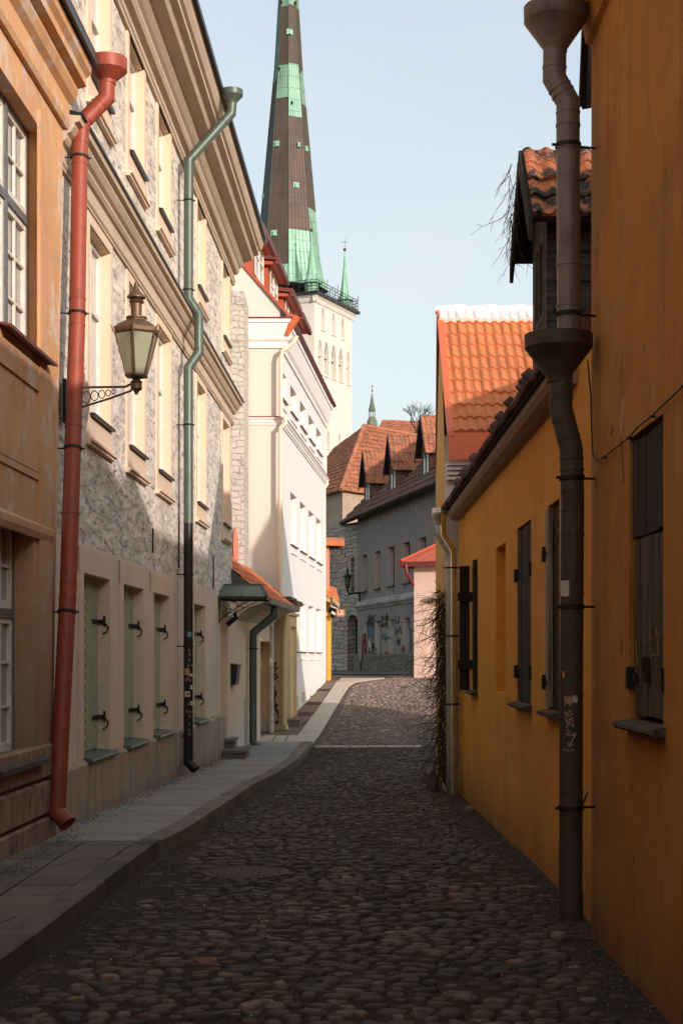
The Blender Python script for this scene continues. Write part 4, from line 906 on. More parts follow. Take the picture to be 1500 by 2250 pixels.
m = MB(FP); a, b = FP.s(500), FP.s(516, .12); zt_, zb_ = FP.z(508, 1464), FP.z(508, 1505); m.prism([(0, zb_), (.09, zb_), (.13, zt_), (0, zt_+.03)], .35, .75); m.build('box_body', m_blackm, mbx)
m = MB(FP); m.prism([(0, zt_+.032), (.145, zt_+.0), (.15, zt_+.02), (0, zt_+.055)], .33, .77); m.build('box_lid', m_greypipe, mbx)
m = MB(FP); q0, q1 = FP.s(537), FP.s(544); m.box(q0, q0+.14, 0, .01, FP.z(540, 1640), FP.z(540, 1534)); tag(m.build('poster_strip', simple('faded_poster', (.45, .50, .48), .7, .5, 22)), 'faded strip of stuck paper on the lower annex wall by the green porch downpipe', 'poster')
for i, (x1, y0, y1, z0, z1, lbl) in enumerate(((-1.66, 26.75, 27.95, -.25, .0, 'lower worn stone doorstep under the metal canopy'), (-1.90, 27.3, 28.1, -.2, .16, 'upper worn stone doorstep tight against the door jamb'))):
    m = MB(); m.box(-2.4, x1, y0, y1, z0, z1-.05); m.box(-2.4, x1+.03, y0-.03, y1+.03, z1-.05, z1); tag(m.build('stone_step', m_kerb), lbl, 'step', 'stone doorsteps under the canopy')

# ================= beyond the white building =================
hb = thing('small_yellow_house', (-.9, 50, .9), 'small yellow house with terracotta upper wall and orange tiled porch roof past the white building', 'house')
YH = 49.0
def BX(m, px0, px1, y0, y1, Y, dY):
    m.box((px0-PX)*Y/F, (px1-PX)*Y/F, Y, Y+dY, CZ-(y1-PY)*Y/F, CZ-(y0-PY)*Y/F); return m
BX(MB(), 660, 726, 1322, 1520, YH, 4).build('wall', plaster('bright_yellow_plaster', (.72, .38, .05, 1), (.6, .3, .05, 1), None, amt=.3), hb)
BX(MB(), 660, 722.5, 1196, 1322, YH, 3).build('upper_wall', m_terra, hb)
m = MB(); m.slab([W(660, 1184, YH-.3), W(757, 1189, YH-.3), W(755, 1182, YH+.6), W(660, 1178, YH+.6)], .16); m.build('canopy_slab', m_tile_new, hb)
BX(MB(), 700, 754, 1199, 1206, YH+.1, .4).build('canopy_soffit', m_darkwoodh, hb)
m = MB(); m.tiles(W(690, 1296, YH-.4), W(745, 1322, YH-.4), W(690, 1272, YH+.5), W(738, 1293, YH+.6), 8, 4, .02, .02, 4); m.build('porch_roof', m_tile_new, hb, recalc=False)
m = MB(); m.slab([W(690, 1298, YH-.38), W(744, 1325, YH-.38), W(737, 1297, YH+.6), W(690, 1275, YH+.6)], .12); m.build('porch_roof_deck', m_yellowp, hb)
m = MB()
for i in range(7): p = W(731+i*2.3, 1312+i*2.2, YH-.45); m.box(p.x-.01, p.x+.01, p.y-.02, p.y+.1, p.z-.14, p.z)
m.build('rafter_ends', m_yellowp, hb)
m = MB(); m.slab([W(724, 1330, YH-.2), W(742, 1336, YH-.2), W(735, 1352, YH+.3), W(724, 1350, YH+.3)], .1); m.build('bracket_block', m_darkwood, hb)
BX(MB(), 717, 720, 1356, 1490, YH-.06, .05).build('door_post', m_terra, hb)
sg = thing('hanging_sign', W(748, 1347, 48.6), 'small rounded hanging sign with pale letters below the orange porch roof', 'sign')
m = MB(); k = 48.6/F; c_ = W(748, 1347, 48.6); pts = []
for (cx, cz_, a0) in ((6.5, -5, 0), (-6.5, -5, 90), (-6.5, 5, 180), (6.5, 5, 270)):
    for q in range(5):
        a = math.radians(a0+q*22.5); sgz = 1
        pts.append((c_.x+(cx+3.2*math.cos(a))*k, (-cz_+3.2*math.sin(a))*k+c_.z))
pts2 = [(x, 48.58, z) for x, z in pts]+[(x, 48.66, z) for x, z in pts]; n_ = len(pts)
m.add(pts2, [list(range(n_)), list(range(n_, 2*n_))[::-1]]+[(i, (i+1) % n_, n_+(i+1) % n_, n_+i) for i in range(n_)], True); m.build('sign_board', simple('sign_brown', (.40, .16, .10), .6), sg)
m = MB(); 
def sb(x0, x1, y0, y1): m.box(c_.x+x0*k, c_.x+x1*k, 48.565, 48.579, c_.z-y1*k, c_.z-y0*k)
sb(-6.4, -5.0, -5, 4.6); sb(-5.0, -1.2, 3.2, 4.6); sb(.2, 1.6, -5, 4.6); sb(1.6, 4.6, 3.2, 4.6); sb(1.6, 4.8, -1.0, .4); sb(4.6, 6.0, -.4, 4.0); sb(1.6, 6.0, -5, -3.7)
sb2 = m.build('sign_letters', simple('sign_cream', (.85, .72, .55), .5), sg)
m = MB(); m.tube([W(726, 1332, 48.62), W(742, 1338, 48.62)], .02, 5); m.tube([W(728, 1345, 48.62), W(736, 1350, 48.62)], .045, 6); m.build('sign_arm', m_creampipe, sg)

# ================= grey building =================
G0 = ((985-PX)*58/F, 58); G1 = ((785-PX)*74/F, 74)
FG2 = Face(G0[0], G0[1], G1[0], G1[1], -1)
if FG2.nn.y > 0: FG2.nn = -FG2.nn
gb = thing('grey_building', (2.5, 64, 1), 'dark grey plastered house with rubble stone end, sooty tile roof and graffiti at street level', 'building')
gz = 8.0
upw = [(795, 806, 1219, 1308), (823, 835, 1213, 1290), (852, 866, 1203, 1286), (885, 900, 1194, 1280), (920, 935, 1183, 1270), (952, 968, 1172, 1262)]
low = [(800, 806, 1367, 1443), (824, 837, 1364, 1443), (854, 867, 1362, 1443), (886, 900, 1358, 1443), (921, 937, 1356, 1443)]
gh2 = []
uz1 = FG2.z(885, 1194); uz0 = FG2.z(885, 1282); lz1 = FG2.z(886, 1358); lz0 = FG2.z(886, 1443)
for a, b, y0, y1 in upw: gh2.append(tuple(sorted((FG2.s(a), FG2.s(b))))+(uz0, uz1))
for a, b, y0, y1 in low: gh2.append(tuple(sorted((FG2.s(a), FG2.s(b))))+(lz0, lz1))
m = MB(FG2); m.wall(0, FG2.L, 0, gz+.4, gh2, .35); m.build('wall', m_greyp, gb)
for i, (a, b, z0, z1) in enumerate(gh2):
    wd = casement(FG2, gb, a, b, z0, z1, .30, curtain=False, th=.06, matf=m_darkwood, trans=1)
    m = MB(FG2); m.box(a-.05, b+.05, -.30, .08, z0-.06, z0+.005); m.build('sill', m_iron, wd)
    m = MB(FG2); m.box(b-.015, b+.004, -.29, .01, z0+.01, z1-.02) ; m.build('reveal', m_pink if i < 6 else m_creamw, wd)
cz_ = FG2.z(860, 1326)
cornice(FG2, gb, 0, FG2.L+.1, [(0, cz_-.10), (.06, cz_-.08), (.08, cz_-.02), (.16, cz_+.06), (.17, cz_+.12), (0, cz_+.36)], plaster('worn_string_plaster', (.30, .28, .26, 1), (.12, .11, .10, 1), (.4, .35, .3, 1), amt=.8), 'string_course')
m = MB(FG2); m.wall(-.3, FG2.L+.2, .3, FG2.z(860, 1455), [], .1)
m.prism([(0, .4), (.22, .4), (.20, 1.70), (.14, 1.76), (0, 1.78)], 0, FG2.L); m.build('plinth', stonewall('mossy_stone', (.16, .14, .10, 1), (.12, .11, .085, 1), (.20, .17, .10, 1), 3, (1, 1, 2), .06), gb)
# graffiti
def fon(face, n): 
    return lambda x, y: face.P(face.s(x, n), n, face.z(x, y, n))
z8 = lambda L: [(760+x/10, 1330+y/10) for x, y in L]
zig = lambda x0, x1, y0, y1, n, seed: (lambda r: z8([(x0+(x1-x0)*(i/n)+r.uniform(-18, 18), (y0 if i % 2 else y1)+r.uniform(-30, 30)) for i in range(n+1)]))(random.Random(seed))
f2 = fon(FG2, .012)
strokes([zig(475, 625, 215, 470, 9, 1), zig(480, 620, 330, 470, 7, 2), zig(780, 930, 220, 330, 9, 3), zig(790, 925, 360, 490, 8, 4), z8([(905, 140), (905, 280)]), z8([(1090, 230), (1100, 380), (1130, 390), (1165, 300), (1170, 230)]), zig(480, 540, 770, 1010, 5, 5), zig(560, 640, 820, 1000, 6, 6), zig(1120, 1200, 760, 880, 5, 7), zig(1100, 1200, 480, 620, 4, 8)], f2, .022, m_ink, gb, 'graffiti')
strokes([zig(480, 630, 480, 700, 12, 9), zig(800, 930, 640, 740, 6, 10), z8([(1430, 500), (1430, 1150)])], f2, .04, m_blue_ink, gb, 'graffiti'); strokes([zig(490, 550, 790, 1000, 5, 12)], fon(FG2, .02), .02, m_paper, gb, 'graffiti')
strokes([zig(350, 450, 640, 1150, 14, 11), zig(820, 950, 1030, 1100, 6, 13), zig(1230, 1290, 900, 1020, 4, 18)], f2, .022, m_red_ink, gb, 'graffiti'); strokes([zig(480, 640, 1040, 1240, 16, 14)], f2, .035, m_olive, gb, 'graffiti')
# stone end wall with arch
FS = Face((700-PX)*78/F, 78, (787-PX)*74/F, 74.0)
aa, ab = FS.s(763), FS.s(786); az1 = FS.z(775, 1350); az0 = .6; azs = FS.z(775, 1372)
m = MB(FS); m.wall(0, FS.L, 0, 8.1, [(aa, ab, az0, az1), (FS.s(771), FS.s(778), FS.z(775, 1300), FS.z(775, 1225))], .5); m.spandrel(aa, ab, azs, az1, -.4, .0); m.build('stone_end_wall', m_oldstone, gb)
m = MB(FS); m.quad((aa, -.45, az0), (ab, -.45, az0), (ab, -.45, az1), (aa, -.45, az1)); m.build('arched_door', m_dark, gb)
m = MB(FS); a, b, z0, z1 = FS.s(771), FS.s(778), FS.z(775, 1300), FS.z(775, 1225); m.quad((a, -.4, z0), (b, -.4, z0), (b, -.4, z1), (a, -.4, z1)); m.box((a+b)/2-.03, (a+b)/2+.03, -.4, -.3, z0, z1); m.build('window', m_greywood, gb)
# roof
gs = 1.0
def RG(s, n): return FG2.P(s, n, gz+.1+(.55-n)*gs)
L2 = FG2.L+1.6
m = MB(); m.tiles(RG(-1, .55), RG(L2, .55), RG(-1, -4.6), RG(L2-1.5, -4.6), 56, 15, .06, .05, 4); m.build('roof_tiles', m_tile_dark, gb, recalc=False)
m = MB(); m.slab([RG(-1, .53), RG(L2, .53), RG(L2-1.5, -4.6), RG(-1, -4.6)], .12); m.slab([RG(-1, -4.6), RG(L2-1.5, -4.6), FG2.P(L2-1.5, -9, gz), FG2.P(-1, -9, gz)], .1); m.build('roof_deck', m_darkwood, gb)
def gdormer(face, parent, sc_, nF, zb, zw, za, hw_, ln_, tilem, cladm, winm, amp, nwv, over=.35, wz=None, full=False, ww=None, fo=.22):
    """gabled dormer: front at n=nF facing +n, ridge running back"""
    m = MB(face); ww = ww or hw_-.12
    wz0, wz1 = wz or (zb+.15, zw-.08)
    m.plate([(sc_-hw_, zb), (sc_-ww, zb), (sc_-ww, zw), (sc_-hw_, zw)], nF-.06, nF); m.plate([(sc_+ww, zb), (sc_+hw_, zb), (sc_+hw_, zw), (sc_+ww, zw)], nF-.06, nF)
    m.plate([(sc_-ww, zb), (sc_+ww, zb), (sc_+ww, wz0), (sc_-ww, wz0)], nF-.06, nF-.002); m.plate([(sc_-ww, wz1), (sc_+ww, wz1), (sc_+ww, zw), (sc_-ww, zw)], nF-.06, nF-.002)
    m.plate([(sc_-hw_, zw), (sc_+hw_, zw), (sc_, za-.05)], nF-.06, nF)
    d = m.build('dormer', cladm, parent)
    m = MB(face)
    for sg_ in (-1, 1):
        x = sc_+sg_*hw_; k = 8; zz0 = zb-.6
        for i in range(k):
            z0 = zz0+(zw-zz0)*i/k; z1 = zz0+(zw-zz0)*(i+1)/k
            m.add([(x-sg_*.02, nF-.06, z0), (x-sg_*.02, nF-ln_, z0), (x+sg_*.02, nF-ln_, z0), (x+sg_*.02, nF-.06, z0), (x-sg_*.02, nF-.06, z1), (x-sg_*.02, nF-ln_, z1), (x+sg_*.0, nF-ln_, z1), (x+sg_*.0, nF-.06, z1)], [(0,1,2,3),(4,7,6,5),(3,2,6,7),(0,4,5,1),(0,3,7,4),(1,5,6,2)])
    m.build('dormer_cheek', cladm if not full else full, d)
    dz = (za-zw)/hw_; eh = hw_+over; ez = zw-dz*over
    for sg_ in (-1, 1):
        A = face.P(sc_+sg_*eh, nF+fo, ez); B = face.P(sc_+sg_*eh, nF-ln_, ez); R0_ = face.P(sc_, nF+fo, za); R1_ = face.P(sc_, nF-ln_, za)
        m = MB(); m.tiles(A, B, R0_, R1_, nwv, 4, amp, amp*.6, 6 if amp < .04 else 5); m.build('dormer_tiles', tilem, d, recalc=False)
        m = MB(); m.slab([A, B, R1_, R0_], .05); m.build('dormer_roof', m_darkwood, d)
        m = MB(); a2 = A-Vector((0,0,.07)); r2 = R0_-Vector((0,0,.05)); u_ = Vector((face.nn.x, face.nn.y, 0))*.03
        m.add([A+u_, R0_+u_, R0_+u_-Vector((0,0,.18)), A+u_-Vector((0,0,.18)), A, R0_, R0_-Vector((0,0,.18)), A-Vector((0,0,.18))], [(0,1,2,3),(4,7,6,5),(0,4,5,1),(1,5,6,2),(2,6,7,3),(3,7,4,0)], True); m.build('barge_board', m_darkwood, d)
    m = MB(face); m.box(sc_-ww, sc_+ww, nF-.05, nF-.03, wz0, wz1); f = m.build('dormer_pane', winm, d)
    m = MB(face); t = .05
    for x in (sc_-ww, sc_-.025, sc_+ww-t): m.box(x, x+t, nF-.03, nF+.005, wz0, wz1)
    for z in (wz0, wz1-t): m.box(sc_-ww, sc_+ww, nF-.028, nF+.002, z, z+t)
    m.build('dormer_frame', m_greywood, d)
    return d
for px, py0, pya in ((806, 1095, 990), (862, 1068, 955), (934, 1045, 920)):
    s_ = FG2.s(px, -.3); zb = FG2.z(px, py0, -.3)-.1
    gdormer(FG2, gb, s_, -.3, 8.75, 10.15, 11.4, .64, 3.2, m_tile_old, m_redwoodh, m_curt, .045, 18, .2)
# distant lamp on stone wall
dl = thing('distant_wall_lamp', W(764, 1290, 72), 'black wall lamp on a curled bracket against the far rubble stone wall', 'lantern')
q = 72; c1 = W(763, 1290, q); kk = q/F
m = MB(); m.lathe(c1, [(5*kk, -2*kk), (8*kk, 22*kk), (11*kk, 23*kk), (3*kk, 30*kk), (2*kk, 34*kk), (3*kk, 38*kk), (.5*kk, 44*kk)], 6); m.build('lamp_head', m_iron, dl)
m = MB(); m.lathe(c1, [(5.4*kk, 0), (8.2*kk, 20*kk)], 6, .3); m.build('lamp_glass', simple('grey_glass', (.12, .13, .12), .3), dl)
m = MB(); m.tube([c1, W(763, 1298, q), W(768, 1305, q), W(780, 1303, q), W(790, 1303, q+1), W(790, 1322, q+1)], .05, 6); m.tube([W(770, 1296, q), W(775, 1293, q), W(778, 1298, q), W(772, 1301, q)], .025, 5); m.build('lamp_bracket', m_iron, dl)
ub = thing('utility_box', W(791, 1480, 72), 'pale grey meter box on a post beside the arched doorway', 'utility box')
m = MB(); p = W(791, 1440, 72); m.box(p.x-.055, p.x+.055, 71.9, 72.1, W(0, 1452, 72).z, W(0, 1428, 72).z); m.build('cabinet', simple('pale_cabinet', (.36, .38, .37), .6), ub)
m = MB(); m.tube([W(792, 1452, 72), W(792, 1490, 72)], .03, 6); m.build('post', m_iron, ub)

# ================= hipped house behind, rear roof, steeple =================
hh = thing('hipped_house', (1, 88, 1), 'tall beige house with a steep hipped old tile roof behind the grey building', 'house')
cA = W(748, 1078, 84); zE2 = cA.z; dl_ = Vector((-.85, 2.0, 0)).normalized(); dr_ = Vector((1.23, 1.5, 0)).normalized()
lA = cA+dl_*7; rA = cA+dr_*9; ap = W(799, 937, 89.5); ap2 = ap+dr_*5.5
m = MB(); m.tiles(cA, rA, ap, ap2, 34, 16, .06, .05, 4); m.build('front_roof_slope', m_tile_old, hh, recalc=False)
m = MB(); bl = ap+Vector((-4.0, 3.5, 0)); m.tiles(lA, cA, W(735, 985, 95)*1.0, ap, 26, 16, .06, .05, 4); m.build('side_roof_slope', m_tile_old, hh, recalc=False)
m = MB(); m.slab([rA, ap2, ap2+Vector((3, -1, -3))], .1); m.tube([cA+Vector((0,0,.05)), ap+Vector((0,0,.05))], .12, 6); m.tube([ap+Vector((0,0,.05)), ap2+Vector((0,0,.05))], .12, 6); m.build('ridge_tiles', m_tile_old, hh)
m = MB(); i1 = cA+Vector((.1, .5, 0)); l1 = lA+Vector((.3, .3, 0)); r1 = rA+Vector((-.3, .3, 0))
for A, B in ((l1, i1), (i1, r1)): m.quad((A.x, A.y, 0), (B.x, B.y, 0), (B.x, B.y, zE2+.1), (A.x, A.y, zE2+.1), world=True)
m.build('wall', plaster('worn_beige_plaster', (.40, .29, .22, 1), (.28, .21, .17, 1), (.46, .36, .28, 1)), hh)
rr = thing('rear_tiled_house', (4, 101, 1), 'long old tiled roof and pale wall just behind the hipped house, under the bare tree', 'house')
m = MB(); m.tiles(W(800, 1010, 99), W(1010, 1010, 99), W(838, 926, 103), W(1010, 934, 103), 40, 14, .06, .05, 4); m.build('roof_tiles', m_tile_old, rr, recalc=False)
m = MB(); m.tube([W(838, 926, 103), W(1010, 933, 103)], .12, 6); m.build('ridge', m_tile_old, rr)
BX(MB(), 805, 1010, 1000, 1440, 100.5, 6).build('wall', m_greyp, rr)
sp = thing('small_church_steeple', W(817, 960, 160), 'tiny distant green steeple with open lantern, gold ball and cross', 'steeple')
sk = 160/F; c2 = W(817, 940, 160)
m = MB(); m.lathe(c2, [(12*sk, -60*sk), (12*sk, 0), (12.8*sk, 6*sk), (12*sk, 14*sk), (9*sk, 20*sk), (7.5*sk, 22*sk), (7.5*sk, 24*sk)], 8, .39); m.build('dome', metal('green_brown_copper', (.17, .17, .12, 1), .5, .2), sp)
m = MB()
for i in range(8): a = .39+i*math.pi/4; m.tube([c2+Vector((6.8*sk*math.cos(a), 6.8*sk*math.sin(a), 24*sk)), c2+Vector((6.8*sk*math.cos(a), 6.8*sk*math.sin(a), 38*sk))], 1.0*sk, 5)
m.build('lantern_columns', metal('steeple_copper', (.16, .22, .16, 1), .5, .2), sp)
m = MB(); m.lathe(c2, [(7.5*sk, 36*sk), (8.2*sk, 38*sk), (8*sk, 40*sk), (5*sk, 52*sk), (.6*sk, 77*sk)], 8, .39); m.build('cone', metal('steeple_cone', (.11, .16, .12, 1), .5, .2), sp)
m = MB(); m.lathe(c2+Vector((0,0,79*sk)), [(.3*sk, 0), (2*sk, 1.5*sk), (2.2*sk, 2.5*sk), (.3*sk, 5*sk)], 10); m.tube([c2+Vector((0,0,83*sk)), c2+Vector((0,0,95*sk))], .5*sk, 5); m.tube([c2+Vector((-3.6*sk,0,91*sk)), c2+Vector((3.6*sk,0,91*sk))], .5*sk, 5); m.build('cross', m_brass, sp)
# bare tree
tr = thing('bare_tree', W(920, 960, 97), 'leafless tree whose thin twigs show above the far roofs', 'tree')
rt = random.Random(5); m = MB(); mt = MB(); base = W(915, 1000, 97); mt.tube([(base.x, base.y, 1), tuple(base), tuple(W(915, 950, 97))], [.3, .2, .12], 8); mt.build('trunk', m_darkwood, tr)
def grow(m, p, d, L, r, n):
    q = p+d*L; m.tube([p, (p+q)/2+Vector((rt.uniform(-.1,.1)*L, 0, rt.uniform(-.05,.1)*L)), q], [r, r*.8, r*.6], 4, cap=False)
    if n == 0: return
    for _ in range(3 if n > 1 else 2):
        grow(m, q, (d+Vector((rt.uniform(-.75,.75), rt.uniform(-.4,.4), rt.uniform(-.35,.5)))).normalized(), L*rt.uniform(.6, .85), r*.6, n-1)
for dx in (-.6, -.25, .1, .45, .7): grow(m, W(915, 950, 97), Vector((dx, 0, 1)).normalized(), .62, .05, 4)
m.build('crown', m_darkwood, tr, recalc=False)

# ================= church tower =================
ct = thing('church_tower', W(690, 1445, 250), 'huge pale stone church tower with a tall brown and green copper spire', 'church')
Cn = Vector(((690-PX)*250/F, 250, 0)); E1 = Vector((.41, .912, 0))*15; E2 = Vector((-.912, .41, 0))*15
FR = Face(Cn.x, Cn.y, (Cn+E1).x, (Cn+E1).y); FLF = Face((Cn+E2).x, (Cn+E2).y, Cn.x, Cn.y)
zT = CZ+797*250/F
m_church = plaster('church_limewash', (.66, .61, .56, 1), (.57, .52, .47, 1), (.69, .64, .59, 1), amt=.4, streak=.4, bumpd=.02)
m_louv = plaster('louvre_green', (.30, .36, .28, 1), (.22, .28, .22, 1), None)
ar = []
for (a, b, yt, yb_) in ((699, 708, 744, 818), (712, 722, 753, 823), (728, 738, 761, 830), (744, 753, 767, 836), (761, 768, 771, 842)):
    ar.append((FR.s(a), FR.s(b), FR.z(a, yb_), FR.z((a+b)/2, yt)))
zlo = sum(a[2] for a in ar)/5; zhi = sum(a[3] for a in ar)/5; ar = [(a[0], a[1], zlo, zhi) for a in ar]
up_ = []
for (a, b) in ((706, 713), (729, 736), (750, 756)): up_.append((FR.s(a), FR.s(b), FR.z(720, 745)+1.2, FR.z(710, 677)))
dn_ = [(FR.s(718), FR.s(724), FR.z(720, 985), FR.z(720, 945)), (FR.s(743), FR.s(748), FR.z(745, 990), FR.z(745, 951))]
m = MB(FR); m.wall(0, 15, -2, zT, ar+up_+dn_, .9)
for a, b, z0, z1 in ar+up_+dn_: m.spandrel(a, b, z1-(b-a)*1.0, z1, -.6, 0, 6, True)
m.F = FLF; m.wall(0, 15, -2, zT, [], .3); m.build('tower_wall', m_church, ct)
for i, (a, b, z0, z1) in enumerate(ar+up_+dn_):
    m = MB(FR); m.quad((a, -.85, z0), (b, -.85, z0), (b, -.85, z1), (a, -.85, z1)); w_ = m.build('arched_window' if 0 < i < 4 else 'blind_arch', m_louv if 0 < i < 4 else m_church, ct)
    m = MB(FR); m.box(a-.2, b+.2, 0, .18, z0-.25, z0-.05); m.build('sill', m_church, w_)
    if i < 5: m = MB(FR); m.box(a, b, -.6, -.4, (z0+z1)/2, (z0+z1)/2+.12); m.build('cross_bar', m_iron, w_)
prof = [(0, zT-.9), (.15, zT-.9), (.3, zT-.6), (.3, zT-.4), (.6, zT-.1), (.6, zT)]
m = MB(FR); m.prism([(0, zT-1.1), (.15, zT-1.1), (.3, zT-.7), (.3, zT-.5), (.65, zT-.1), (.65, zT), (0, zT)], -.65, 15.6); m.F = FLF; m.prism([(0, zT-1.1), (.15, zT-1.1), (.3, zT-.7), (.3, zT-.5), (.648, zT-.1), (.648, zT-.002), (0, zT-.002)], -.6, 15.64); m.build('tower_cornice', m_church, ct)
m = MB(); ce = Cn+(E1+E2)/2; o_ = 1.0; u1, u2 = E1.normalized(), E2.normalized()
def cor(a, b, z): p = ce+u1*a+u2*b; return (p.x, p.y, z)
m.add([cor(a, b, z) for z in (zT+.01, zT+.45) for a, b in ((-8.6, -8.6), (8.6, -8.6), (8.6, 8.6), (-8.6, 8.6))], [(0,1,2,3),(4,5,6,7),(0,1,5,4),(1,2,6,5),(2,3,7,6),(3,0,4,7)], True); m.build('platform', m_blackm, ct)
m = MB(); 
rngs = [(-8.3, -8.3), (8.3, -8.3), (8.3, 8.3), (-8.3, 8.3)]
for (a, b), (c_2, d_2) in zip(rngs, rngs[1:]+rngs[:1]):
    for hz in (.8, 1.3, 1.8, 2.3): m.tube([cor(a, b, zT+hz), cor(c_2, d_2, zT+hz)], .05, 4)
    for i in range(17): t = i/16; m.tube([cor(a+(c_2-a)*t, b+(d_2-b)*t, zT+.4), cor(a+(c_2-a)*t, b+(d_2-b)*t, zT+(2.4 if i % 4 else 3.2))], .06, 4)
    # diagonal props
    for i in range(0, 16, 2): t = i/16; t2 = (i+2)/16; m.tube([cor(a+(c_2-a)*t, b+(d_2-b)*t, zT+.5), cor(a+(c_2-a)*t2, b+(d_2-b)*t2, zT+2.3)], .04, 4)
m.build('railing', m_iron, ct)
def copper(name, base, run, dark, amt):
    a = Mat(name, base, .6, .15, .3); a.layer(dark, .5, .4, .65, stretch=(1, 1, .5), amt=.6); a.layer(run, .35, .52, .70, stretch=(4, 4, .22), amt=amt, rough=.7); a.layer(dark, .9, .55, .75, stretch=(3, 3, .3), amt=.5); return a.done()
cu_b = copper('brown_copper', (.115, .075, .06, 1), (.10, .13, .10, 1), (.06, .05, .045, 1), .55)
cu_g = copper('green_copper', (.29, .53, .39, 1), (.13, .20, .15, 1), (.17, .36, .28, 1), .6); cu_t = metal('dark_teal_copper', (.06, .085, .09, 1), .55, .2, (.03, .045, .05), .6)
SPc = Vector(((634-PX)*260/F, 260, 0))
def zpy(py): return CZ+(PY-py)*260/F
prof = [(650, 96), (632, 84), (600, 75), (560, 68), (467, 60), (300, 45), (150, 31), (0, 22), (-120, 11), (-250, .5)]
def rad(py):
    for (a, ra), (b, rb) in zip(prof, prof[1:]):
        if py <= a and py >= b: return (ra+(rb-ra)*(a-py)/(a-b))*260/F
    return .1
bands = {-2: [(640, 183, 2), (183, -250, 1)], -1: [(640, 598, 1), (598, 226, 0), (226, 152, 1), (152, 22, 0), (22, -250, 1)], 0: [(640, 520, 1), (520, 268, 0), (268, 150, 1), (150, 18, 0), (18, -250, 1)], 1: [(640, 466, 1), (466, 235, 0), (235, 158, 1), (158, 24, 0), (24, -250, 1)], 2: [(640, 200, 2), (200, -250, 1)], 3: [(650, -250, 2)], 4: [(650, -250, 2)], 5: [(650, -250, 2)]}
m = MB()
def sv(i, py): a = math.radians(-90+2+45*i); r = rad(py)/math.cos(math.radians(0)); return Vector((SPc.x+r*math.cos(a), SPc.y+r*math.sin(a), zpy(py)))
for i in range(-2, 6):
    fi = i; seq = bands[i]
    for y0, y1, mi in seq:
        brk_ = sorted(set([min(y0, 650), y1]+[p for p, _ in prof if y1 < p < y0]), reverse=True); m.mi = mi
        for ya, yb2 in zip(brk_, brk_[1:]): m.quad(sv(i, ya), sv(i+1, ya), sv(i+1, yb2), sv(i, yb2), world=True)
m.build('spire', [cu_b, cu_g, cu_t], ct)
m = MB()
for i in range(-2, 2):
    for t in (0, .17, .33, .5, .67, .83):
        pts = []
        for py in (632, 600, 560, 467, 300, 150, 0, -120): A, B = sv(i, py), sv(i+1, py); pts.append(A+(B-A)*t-Vector((0, .03, 0)))
        m.tube(pts, .035 if t else .07, 4, cap=False)
    for py in range(620, 0, -26):
        if (py//26+i) % 2 == 0 or True: A, B = sv(i, py), sv(i+1, py); m.tube([A-Vector((0, .02, 0)), B-Vector((0, .02, 0))], .02, 4, cap=False)
m.build('spire_seams', simple('copper_seam', (.07, .075, .06), .7), ct)
for (px, py, w_, h_, i) in ((608, 329, 12, 13, -1), (656, 331, 6, 11, 0), (673, 335, 5, 12, 1), (650, 422, 12, 12, 0), (602, 527, 13, 13, -1), (636, 81, 13, 12, 0), (579, 434, 4, 9, -2)):
    A, B = sv(i, py), sv(i+1, py); n_ = (B-A).cross(Vector((0, 0, 1))).normalized(); 
    if n_.y > 0: n_ = -n_
    pxa = PX+A.x*F/A.y; pxb = PX+B.x*F/B.y; t = (px-pxa)/(pxb-pxa); c_ = A+(B-A)*t; hw2 = (w_/2)/abs(pxb-pxa)*(B-A); hv = Vector((0, 0, h_/2*260/F))
    m = MB(); q = [c_-hw2-hv, c_+hw2-hv, c_+hw2+hv, c_-hw2+hv]; m.add([p+n_*.15 for p in q]+[p-n_*.3 for p in q], [(0,1,2,3),(4,7,6,5),(0,4,5,1),(1,5,6,2),(2,6,7,3),(3,7,4,0)], True); m.box(c_.x-.12, c_.x+.3, c_.y-.45, c_.y-.1, c_.z-.45, c_.z+.3) ; m.build('hatch', cu_g, ct)
for (px, py, i) in ((618, 13, -1), (648, 14, 0), (641, 239, 0), (613, 161, -1), (659, 164, 1)):
    A, B = sv(i, py), sv(i+1, py); n_ = (B-A).cross(Vector((0, 0, 1))).normalized()
    if n_.y > 0: n_ = -n_
    pxa = PX+A.x*F/A.y; pxb = PX+B.x*F/B.y; t = (px-pxa)/(pxb-pxa); c_ = A+(B-A)*t+n_*.08; u_ = (B-A).normalized(); pts = [c_+u_*.22*math.cos(q*.785)+Vector((0,0,.36*math.sin(q*.785))) for q in range(8)]
    m = MB(); m.add(pts+[p-n_*.3 for p in pts], [list(range(8)), list(range(8, 16))[::-1]]+[(q, (q+1) % 8, 8+(q+1) % 8, 8+q) for q in range(8)], True); m.build('porthole', m_dark, ct)
for (a, b) in ((-6.6, -6.6), (6.6, -6.6), (6.6, 6.6), (-6.6, 6.6)):
    p = Vector(cor(a, b, zT+.4)); m = MB(); R_ = 1.25 if a < 0 and b < 0 else 1.15
    m.lathe(p, [(R_*.95, 0), (R_*.95, 1.6), (R_*1.35, 1.65), (R_*1.0, 2.1), (R_*.7, 3.0), (R_*.5, 4.6), (.22, 8.0), (.06, 10.2)], 8, math.radians(22)); tt = m.build('corner_turret', cu_g, ct)
    m = MB(); m.lathe(p+Vector((0,0,10.1)), [(.05, 0), (.28, .2), (.30, .35), (.05, .62)], 10); m.tube([p+Vector((0,0,10.6)), p+Vector((0,0,12.3))], .05, 4); m.tube([p+Vector((-.5,0,11.7)), p+Vector((.5,0,11.7))], .05, 4); m.build('cross', m_brass, tt)

